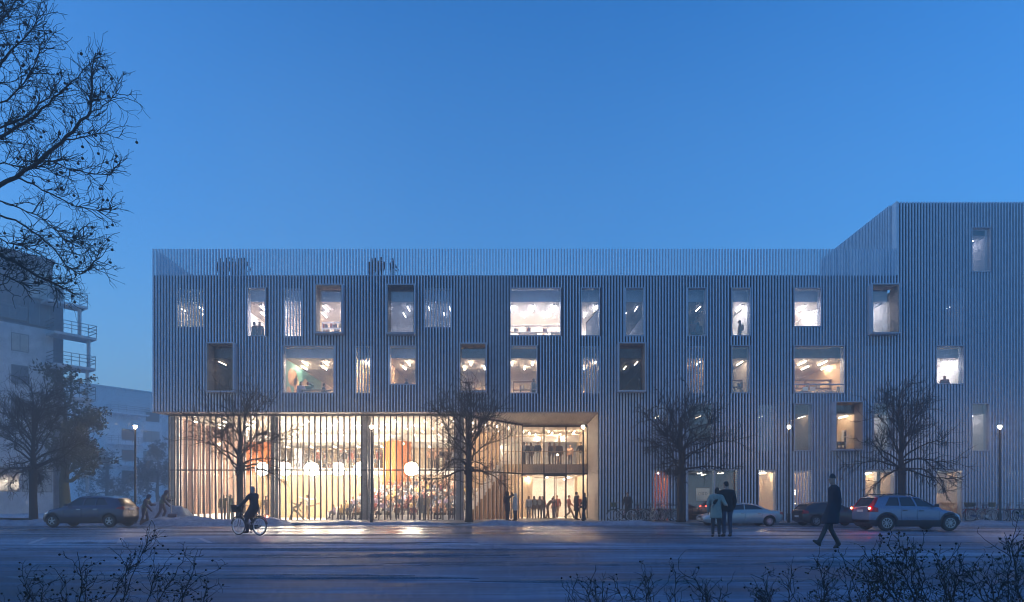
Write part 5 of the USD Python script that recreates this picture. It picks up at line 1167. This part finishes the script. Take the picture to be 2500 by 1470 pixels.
person('man in a long dark coat at the entrance, facing the woman in the short coat', (X(1407, yo2), yo2, .124), -75, pose(), 1.78, 'coat', PM['charcoal'], PM['black'], PM['skin'], PM['h_dark'], PM['black'], hem=.55, hair='short', hemw=1.2)
person('woman in a short dark coat with handbag beside the lamp post at the entrance', (X(1427, yo2), yo2, .124), 100, pose(knL=(-.08, .06, .5), elR=(.28, 0, 1.14), wrR=(.2, .2, 1.05)), 1.72, 'coat', PM['charcoal'], PM['greygreen'], PM['skin'], PM['h_dark'], PM['black'], hem=.68, hair='bob',
       extras=lambda t, J, put: put('handbag', hull(ball((.3, .1, .84), (.05, .13, .09))), PM['charcoal']))

# --- inside the entrance hall: prototypes, then copies
std = person('grown-up with bob hair standing with the group left of the entrance doors', (X(1291, 47.4), 47.4, .05), 30, pose(), 1.66, 'jacket', hair='bob', **A())
walkp = person('figure in a rust red jacket walking inside, right of the entrance doors', (X(1389, 48), 48, .05), -80, pose(**WALK), 1.72, 'jacket', PM['rust'], PM['brown'], PM['skin'], PM['h_dark'], PM['black'], hair='short')
longh = person('long haired girl in a coat left of the entrance doors, standing with two friends', (X(1304, 47.6), 47.6, .05), 15, pose(), 1.66, 'coat', PM['brown'], PM['any_leg'], PM['skin'], PM['h_brown'], PM['black'], hem=.72, hair='long', extras=backpack(PM['grey']))
back = person('boy in a dark jacket leaning on the landing rail of the entrance hall', (X(1313, 47.3), 47.3, 3.95), 175, pose(elL=(-.25, .14, 1.15), wrL=(-.18, .34, 1.05), elR=(.25, .14, 1.15), wrR=(.18, .34, 1.05)), 1.66, 'jacket', PM['navy'], PM['cream'], PM['skin'], PM['h_dark'], PM['black'], hair='short')
bendp = person('stooping photographer behind the left entrance door', (X(1336, 47.6), 47.6, .05), -75, pose(**dict(stoop, elL=(-.24, .46, 1.2), wrL=(-.08, .60, 1.36), elR=(.24, .46, 1.2), wrR=(.08, .60, 1.36))), 1.70, 'jacket', PM['brown'], PM['brown'], PM['skin'], PM['h_dark'], PM['black'], hair='short')
for pr, px, y, z, rz, lab in ((longh, 1318, 47.8, .05, -10, 'long haired girl left of the entrance doors, second of the group'), (std, 1324, 48.6, .05, 160, 'figure in a pale top at the right end of the group left of the doors'),
                              (std, 1352, 48.5, .05, 60, 'figure half hidden by the middle door post'), (walkp, 1360, 49.2, .05, 170, 'small figure right of the middle door post'),
                              (walkp, 1412, 49.0, .05, 10, 'figure inside the entrance between the two people in dark coats'),
                              (std, 1279, 47.4, 3.95, 60, 'leftmost figure on the landing above the entrance'), (back, 1286, 47.6, 3.95, 200, 'figure in red on the landing, second from the left'), (longh, 1296, 47.7, 3.95, 20, 'figure with a bag on the landing, third from the left'),
                              (longh, 1342, 47.6, 3.95, 80, 'figure with backpack left of the trio on the landing'), (std, 1353, 47.7, 3.95, 170, 'middle one of the trio on the landing'), (longh, 1366, 47.6, 3.95, -160, 'long haired figure right of the trio on the landing'),
                              (std, 1392, 49.5, 3.95, 150, 'blurred figure on the landing before the bright back wall'), (back, 1418, 47.4, 3.95, 150, 'rightmost figure on the landing, beside the lamp post')):
    dup(pr, (X(px, y), y, z), rz, lab)
dup(std, (X(1200, 46.2), 46.2, 2.75), 80, 'figure in a dark coat climbing the stair behind the angled glass')
# --- inside the hall: onlookers near the glass
person('onlooker holding a hand to the head inside the glazed corner, behind the left tree', (X(545, 43.0), 43.0, .05), 10, pose(shR=(.2, .02, 1.43), elR=(.36, .12, 1.55), wrR=(.16, .12, 1.68)), 1.72, 'jacket', PM['olive'], PM['charcoal'], PM['skin'], PM['h_brown'], PM['black'], hair='bob', extras=lambda t, J, put: put('shoulder_bag', hull(ball((-.26, .02, .95), (.06, .13, .12))), PM['olive']))
person('onlooker in a grey green coat inside the glazed corner, nearest the tree trunk', (X(563, 43.0), 43.0, .05), -15, pose(), 1.70, 'coat', PM['greygreen'], PM['greygreen'], PM['skin'], PM['h_brown'], PM['black'], hem=.62, hair='bob')
dup(std, (X(629, 44.0), 44.0, .05), 40, 'onlooker inside the hall right behind the cyclist')
dup(longh, (X(650, 44.2), 44.2, .05), -60, 'onlooker with a bag inside the hall, left of the second column')
# dancers
dn1 = dict(pelvis=(0, 0, .98), belly=(0, .02, 1.12), chest=(0, .03, 1.32), neck=(0, .05, 1.48), head=(0, .08, 1.64), shL=(-.18, .03, 1.43), shR=(.18, .03, 1.43), elL=(-.30, .30, 1.52), wrL=(-.30, .52, 1.62), elR=(.32, -.22, 1.46), wrR=(.34, -.45, 1.55), hipL=(-.09, .01, .95), hipR=(.09, -.03, .97), knL=(-.09, .03, .52), anL=(-.09, -.02, .12), toL=(-.09, .1, .03), knR=(.14, -.40, 1.05), anR=(.16, -.78, 1.20), toR=(.16, -.92, 1.26))
person('dancer balancing on one leg with arms and other leg stretched out in the hall', (X(752, 44.5), 44.5, .05), 78, pose(**dn1), 1.70, 'shirt', PM['white'], PM['tan'], PM['skin'], PM['h_brown'], PM['skin'], hair='short')
dn2 = dict(pelvis=(0, 0, .80), belly=(0, .14, .90), chest=(0, .30, .98), neck=(0, .44, 1.06), head=(0, .55, 1.16), shL=(-.17, .38, 1.04), shR=(.17, .38, 1.04), elL=(-.26, .10, 1.12), wrL=(-.3, -.14, 1.22), elR=(.2, .42, .80), wrR=(.16, .56, .62), hipL=(-.09, 0, .78), hipR=(.09, 0, .78), knL=(-.1, -.10, .42), anL=(-.1, -.22, .09), toL=(-.1, -.08, .035), knR=(.1, .38, .50), anR=(.1, .70, .12), toR=(.1, .84, .04))
person('dancer in olive lunging low on the hall floor, left of the balancing dancer', (X(715, 43.5), 43.5, .05), -82, pose(**dn2), 1.70, 'shirt', PM['olive'], PM['olive'], PM['skin'], PM['h_dark'], PM['skin'], hair='bob')
# two standing grown-ups before the crowd
person('grown-up in a long dark coat standing before the crowd on the bleachers', (X(1030, 42.2), 42.2, .05), 20, pose(), 1.74, 'coat', PM['grey'], PM['grey'], PM['skin'], PM['h_grey'], PM['black'], hem=.5, hair='bob')
person('grown-up in a tan suit standing before the crowd on the bleachers', (X(1042, 42.3), 42.3, .05), 35, pose(elR=(.24, .1, 1.15), wrR=(.1, .24, 1.05)), 1.74, 'jacket', PM['tan'], PM['tan'], PM['skin'], PM['h_grey'], PM['black'], hair='short')
# seated crowd
SEAT = []
for i, (P, hr, hh) in enumerate(((SIT, 'short', 1.5), (SITK, 'bob', 1.45), (SITL, 'long', 1.5), (SITK, 'short', 1.4), (SIT, 'long', 1.45))):
    SEAT.append((P, hr, hh))
rs = random.Random(8); seatproto = {}
rowname = ('first', 'second', 'third', 'fourth', 'fifth', 'sixth', 'seventh', 'topmost')
for i in range(NR):
    a, b = row_x(i); yb = 43.1 + .95 * i; z = .40 + .275 * i; x = a + (.1 if i else .0) + rs.uniform(0, .2)
    lab = f'child sitting in the crowd on the {rowname[i]} row of the white bleachers'
    while x < b - .1:
        if i == 0 and rs.random() < .35: x += .5; continue
        k = rs.randrange(len(SEAT)); P, hr, hh = SEAT[k]; loc = (x, yb + .30 + rs.uniform(-.08, .05), z + .0); rz = rs.uniform(125, 200)
        if k not in seatproto:
            seatproto[k] = person(lab, loc, rz, pose(**P), hh, 'shirt', hair=hr, group=f'crowd on the {rowname[i]} bleacher row', **A())
        else: dup(seatproto[k], loc, rz, lab, f'crowd on the {rowname[i]} bleacher row', scale=rs.uniform(.92, 1.08))
        x += rs.uniform(.44, .60)
# gallery visitors
for px, pr, rz in ((748, longh, 60), (775, walkp, 100), (834, std, 200), (842, back, 60), (857, std, 150), (925, walkp, 30), (1050, std, 180), (1058, longh, 170), (1068, std, 200), (1078, back, 160), (1092, longh, 190), (1106, std, 150)):
    y = 54.5 if px < 1000 else 52.8
    dup(pr, (X(px, y), y, 3.95), rz, f'visitor on the library gallery above the hall, {("by the shelves" if px < 1000 else "behind the middle street tree")}', 'gallery visitors by the shelves' if px < 1000 else 'gallery visitors behind the middle tree')
# roof terrace
for px, pr in ((541, longh), (553, std), (563, walkp), (571, std), (580, longh), (588, std), (597, back)):
    dup(pr, (X(px, 41.6), 41.6, 15.09), rs.uniform(0, 360), 'figure in the left group behind the roof screen', 'left group on the roof terrace')
for px, pr in ((907, longh), (916, std), (930, walkp), (957, back)):
    dup(pr, (X(px, 41.6), 41.6, 15.09), rs.uniform(0, 360), 'figure in the right group behind the roof screen', 'right group on the roof terrace')
# people in upper windows
fl4, fl3 = 10.9, 7.4
for px, py, y, z, pr, rz, lab in ((621, 0, 41.3, fl4 + .05, longh, 150, 'left one of two girls sitting in the narrow top window'), (634, 0, 41.35, fl4 + .05, longh, 200, 'right one of two girls sitting in the narrow top window'),
                                  (1692, 0, 41.2, fl4 + .12, std, 20, 'taller silhouette of the couple in the dark top window'), (1704, 0, 41.2, fl4 + .0, longh, -20, 'long haired silhouette of the couple in the dark top window'),
                                  (1806, 0, 41.2, fl4 + .12, longh, 80, 'woman walking past in the right hand narrow top window'), (2306, 0, 41.5, fl3 + .2, std, 140, 'pupil behind the pale wing window'), (992, 0, 41.6, fl3 + .05, std, 120, 'reader in the short warm window'),
                                  (1303, 0, 41.4, fl3, std, 60, 'reader at the table in the bookshelf window'), (1563, 0, 41.0, fl3, longh, 90, 'dark figure in the dark box window right of the entrance'), (735, 0, 41.5, fl3 - .18, std, 200, 'bald looking visitor in dark clothes at the table under the map')):
    dup(pr, (X(px, y), y, z), rz, lab)
person('visitor in green shading the eyes under the map', (X(752, 41.9), 41.9, fl3 - .2), 30, pose(shR=(.2, .02, 1.43), elR=(.36, .12, 1.55), wrR=(.14, .10, 1.68)), 1.72, 'jacket', PM['green'], PM['denim'], PM['skin'], PM['rust'], PM['black'], hair='short')
person('visitor in a grey hooded top sitting with a phone right of the map', (X(790, 41.4), 41.4, fl3 + .50), -80, pose(**dict(SIT, wrR=(.1, .44, .42), elR=(.22, .18, .32))), 1.75, 'jacket', PM['grey'], PM['denim'], PM['skin'], PM['h_dark'], PM['black'], hair='short')
# ------------------------------------------------------------------ furniture seen through the glass
BOOK = [mat(f'book_{i}', c, .7) for i, c in enumerate(((.10, .09, .12), (.30, .07, .05), (.08, .12, .20), (.42, .38, .30), (.05, .05, .06), (.25, .18, .08)))]
rbk = random.Random(3)
def shelf(label, x0, x1, y, z0, zs, mt, fill=.7, bookm=None):
    t = thing('bookshelf', label, 'shelf', (x0, y, z0)); W = x1 - x0
    for z in zs: obj('board', MB().box(0, W, 0, .30, z, z + .05), mt, t)
    n = max(1, int(W / 1.2))
    for i in range(n + 1):
        xx = min(W - .04, i * W / n); obj('upright', MB().box(xx, xx + .04, .02, .28, 0, zs[-1]), mt, t)
    for a, b in zip(zs[:-1], zs[1:]):
        x = .08
        while x < W - .15:
            if rbk.random() < fill:
                k = rbk.randrange(4, 9)
                for j in range(k):
                    w = rbk.uniform(.03, .07); h = min(b - a - .09, rbk.uniform(.2, .33))
                    if x + w > W - .06: break
                    obj('book', MB().box(x, x + w - .004, .03, .24, a + .051, a + .051 + h), rbk.choice(bookm or BOOK), t); x += w
            x += rbk.uniform(.12, .5)
    return t
def table(label, x, y, z, w=1.6, d=.8, h=.74, mt=None):
    t = thing('table', label, 'table', (x, y, z))
    obj('tabletop', MB().box(-w / 2, w / 2, -d / 2, d / 2, h - .04, h), mt or M['wood_pale'], t)
    for a in (-1, 1):
        for b in (-1, 1): obj('leg', MB().box(a * (w / 2 - .06) - .025, a * (w / 2 - .06) + .025, b * (d / 2 - .06) - .025, b * (d / 2 - .06) + .025, 0, h - .04), M['mullion'], t)
def chair(label, x, y, z, rz=0, mt=None, group=None):
    t = thing('chair', label, 'chair', (x, y, z), rz, group)
    obj('seat', MB().box(-.21, .21, -.21, .21, .43, .46), mt or M['wood_pale'], t); obj('backrest', MB().box(-.20, .20, -.22, -.19, .62, .86), mt or M['wood_pale'], t)
    for a in (-1, 1):
        for b in (-1, 1): obj('leg', MB().box(a * .18 - .015, a * .18 + .015, b * .18 - .015, b * .18 + .015, 0, .43 if b > 0 else .86), M['mullion'], t)
    return t
shelf('long white bookshelf along the wide bright top window', X(1228, 43), X(1390, 43), 43.0, 10.9, (.6, 1.05, 1.5, 1.92), M['plaster'])
table('left white table in the wide bright top window', X(1288, 41.6), 41.6, 10.9, 1.2, .7, 1.02, M['plaster'])
table('right white table in the wide bright top window', X(1362, 41.6), 41.6, 10.9, .9, .7, 1.02, M['plaster'])
shelf('brown bookshelf in the window below the wide bright one', X(1253, 43), X(1395, 43), 43.0, 7.4, (.3, .75, 1.2, 1.75), M['wood_dark'])
table('table in the bookshelf window below the wide bright one', X(1288, 41.6), 41.6, 7.4, 1.0, .7, .98, M['wood_pale'])
shelf('dark shelf in the narrow window of the second storey from the top', X(1774, 42.6), X(1845, 42.6), 42.6, 7.4, (.4, .85, 1.3, 1.75), M['wood_dark'], .9)
shelf('long brown shelf in the wide library window with a rail', X(1905, 43), X(2030, 43), 43.0, 7.4, (.4, .85, 1.3, 1.85), M['wood_dark'], .8)
table('pale table in the wide library window with a rail', X(2015, 41.9), 41.9, 7.4, 1.5, .8, .92, M['plaster'])
for px in (1960, 1978, 2042, 2056): chair('pale chair in the wide library window with a rail', X(px, 41.5), 41.5, 7.65, 20, M['plaster'], 'pale chairs of the library window')
shelf('dark shelf in the box window above the middle street tree', X(1112, 43), X(1160, 43), 43.0, 7.4, (.4, .85, 1.3, 1.7), M['wood_dark'], .8)
table('dark table in the box window above the middle street tree', X(1160, 41.6), 41.6, 7.4, 1.2, .7, .92)
table('pale table under the map in the wide warm window', X(768, 41.3), 41.3, 7.4, 1.5, .7, .90)
shelf('white crowded shelf in the box window over the left street tree', X(785, 43.2), X(868, 43.2), 43.2, 10.9, (.6, 1.0, 1.4, 1.8, 2.2), M['bulk_light'], .85)
shelf('pale shelf in the warm first floor box window', X(2060, 42.4), X(2100, 42.4), 42.4, 3.96, (.3, .7, 1.1, 1.5, 1.9), M['plaster'], .9)
for px in (2034, 2043, 2051): chair('dark chair in the warm first floor box window', X(px, 41.4), 41.4, 4.2, 30, M['wood_dark'], 'dark chairs of the first floor box window')
# canteen behind the dim ground floor window
for i, px in enumerate((1690, 1712, 1738, 1762, 1785)):
    table(f'{("leftmost", "second", "middle", "fourth", "rightmost")[i]} canteen table behind the dim ground floor window', X(px, 42.6), 42.6, .03, .8, .7, .74, M['wood'])
    chair('canteen chair with curved back behind the dim ground floor window', X(px + 9, 42.0), 42.0, .03, 180, M['wood'], 'canteen chairs')
wb = thing('whiteboard', 'white sketch board hanging in the dim canteen window', 'board', (X(1716, 44), 44.0, 1.35)); obj('panel', MB().box(-.45, .45, 0, .03, 0, .85), M['plaster'], wb)
sc = MB()
for k in range(3):
    th = np.linspace(0, 2 * np.pi, 14); sc.tube(np.c_[-.22 + k * .22 + .07 * np.cos(th) , 0 * th - .006, .48 + .10 * np.sin(th * (1 + k % 2))], .012, 4)
obj('drawing', sc, M['mullion'], wb)
for i, px in enumerate((1755, 1798)):
    t = thing('pendant_lamp', f'small white pendant shade in the canteen window, the {("left", "right")[i]} one', 'lamp', (X(px, 42.5), 42.5, 2.0)); obj('shade', MB().lathe([(.03, .14), (.16, 0), (.15, 0), (.02, .13)], 14), M['plaster'], t); obj('cord', MB().tube([(0, 0, .14), (0, 0, 1.14)], .01, 4), M['mullion'], t)
# lit shelves behind the slatted ground floor window, benches behind the orange one
t = thing('display_shelf', 'brightly lit display shelf behind the slatted ground floor window', 'shelf', (X(1932, 43), 43.0, .03))
for z in (1.05, 1.62, 1.9): obj('board', MB().box(0, 1.6, 0, .3, z, z + .04), M['wood_pale'], t)
obj('back', MB().box(0, 1.6, .31, .33, 0, 2.4), M['wood_pale'], t)
for z, h in ((1.72, .16), (1.93, .10), (1.1, .05)): obj('lamp_panel', MB().box(.04, 1.56, .29, .305, z, z + h), M['strip4'], t)
t = thing('slatted_bench', 'wooden slatted bench wall behind the orange ground floor window', 'bench', (X(1575, 43), 43.0, .03))
for k in range(8): obj('slat', MB().box(0, 1.35, 0, .05, .2 + k * .17, .28 + k * .17), M['wood_dark'], t)
for xx in (0.02, 1.28): obj('post', MB().box(xx, xx + .05, .052, .1, 0, 1.6), M['wood_dark'], t)
# shelves of the library gallery
shelf('long library shelf full of books on the gallery of the hall', X(735, 56), X(935, 56), 56.0, 3.95, (.25, .65, 1.05, 1.45, 1.85), M['wood'], .85)
shelf('short library shelf on the gallery left of the orange tower', X(936, 55) - .2, X(948, 55), 55.0, 3.95, (.25, .65, 1.05, 1.45, 1.85), M['wood_dark'], .9)
t = thing('display_stand', 'pale blue display stand on the gallery near the second column', 'stand', (X(728, 53), 53.0, 3.95)); obj('panel', MB().box(-.3, .3, 0, .06, .05, 1.7), M['bulk_light'], t); obj('foot', MB().box(-.32, .32, -.2, .26, 0, .05), M['frame'], t)
obj('disc', MB().lathe([(0, -.01), (.2, -.01), (.2, .01), (0, .01)], 20, (0, -.012, .35), 'y'), BOOK[2], t)
for i, px in enumerate((776, 842, 885)):
    t = thing('pendant_lamp', f'small pendant lamp over the gallery, {("left", "middle", "right")[i]} of three', 'lamp', (X(px, 54), 54.0, 5.45)); obj('shade', MB().lathe([(.04, .16), (.17, 0), (.16, 0), (.03, .15)], 14), M['plaster'], t); obj('cord', MB().tube([(0, 0, .16), (0, 0, .63)], .01, 4), M['mullion'], t)
# wall map on the side wall of the wide warm window
mp = thing('wall_map', 'large green and orange wall map on the side wall of the wide warm window', 'map', (X(684) + .005, 0, 0))
obj('sheet', MB().box(0, .01, 40.6, 48.6, 7.5, 10.2), mat('map_sea', (.10, .26, .22), .6, var=(1.5, (.14, .32, .27))), mp)
rm = np.random.default_rng(4)
for (cy, cz, ry, rz_, s) in ((42.2, 9.25, .9, .55, 1), (43.0, 8.6, .55, .8, 2), (44.9, 9.0, .8, .65, 3), (46.3, 8.6, .9, .7, 4), (41.5, 8.1, .5, .5, 5), (45.0, 8.0, .4, .35, 6)):
    th = np.linspace(0, 2 * np.pi, 40)[:-1]; rr = .65 + .7 * fbm3(np.c_[np.cos(th) * 1.4, np.sin(th) * 1.4, 0 * th + s * 9.1], 4, s)
    pg = Polygon(np.c_[cy + ry * rr * np.cos(th), cz + rz_ * rr * np.sin(th)]).buffer(0)
    for gq in getattr(pg, 'geoms', [pg]):
        tq = trimesh.creation.extrude_polygon(gq, .006, engine='earcut'); v = tq.vertices
        obj('land', (np.c_[.0105 + v[:, 2] , v[:, 0], v[:, 1]], tq.faces), M['map_land'] if 'map_land' in M else M.setdefault('map_land', mat('map_land', (.52, .20, .06), .6, var=(2.5, (.55, .42, .25)))), mp)
# grey picture leaning in the narrow bright window and its neighbour below
for zz, lab in ((10.9, 'slanting blue picture board in the narrow window beside the wide bright one'), (7.4, 'slanting brown picture board behind the slats over the entrance')):
    t = thing('picture_board', lab, 'board', (X(1457, 41.5), 41.5, zz)); obj('panel', MB().hexa([(-.5, 1.6, .3), (.10, -.3, .3), (.13, -.28, .3), (-.47, 1.62, .3)], [(-.5, 1.6, 2.1), (.10, -.3, 2.5), (.13, -.28, 2.5), (-.47, 1.62, 2.1)]), M['bulk_light' if zz > 8 else 'wood_dark'], t)
    obj('frame', MB().bar((-.5, 1.58, 2.12), (.12, -.32, 2.52), .05), M['frame_dark'], t)
# ------------------------------------------------------------------ mist over the street
hz = usdkit.material(stage, '/World/Looks/haze', {"v": ("principled_volume", {"color": (.95, .96, .97), "density": 0.0052, "anisotropy": 0.5})}, [], surface=None, volume="v.volume")
tag(obj('haze', MB().box(-234, 234, -44, 274, -1.2, 27.0), hz), 'pale blue evening mist filling the street', 'haze', kind='stuff')
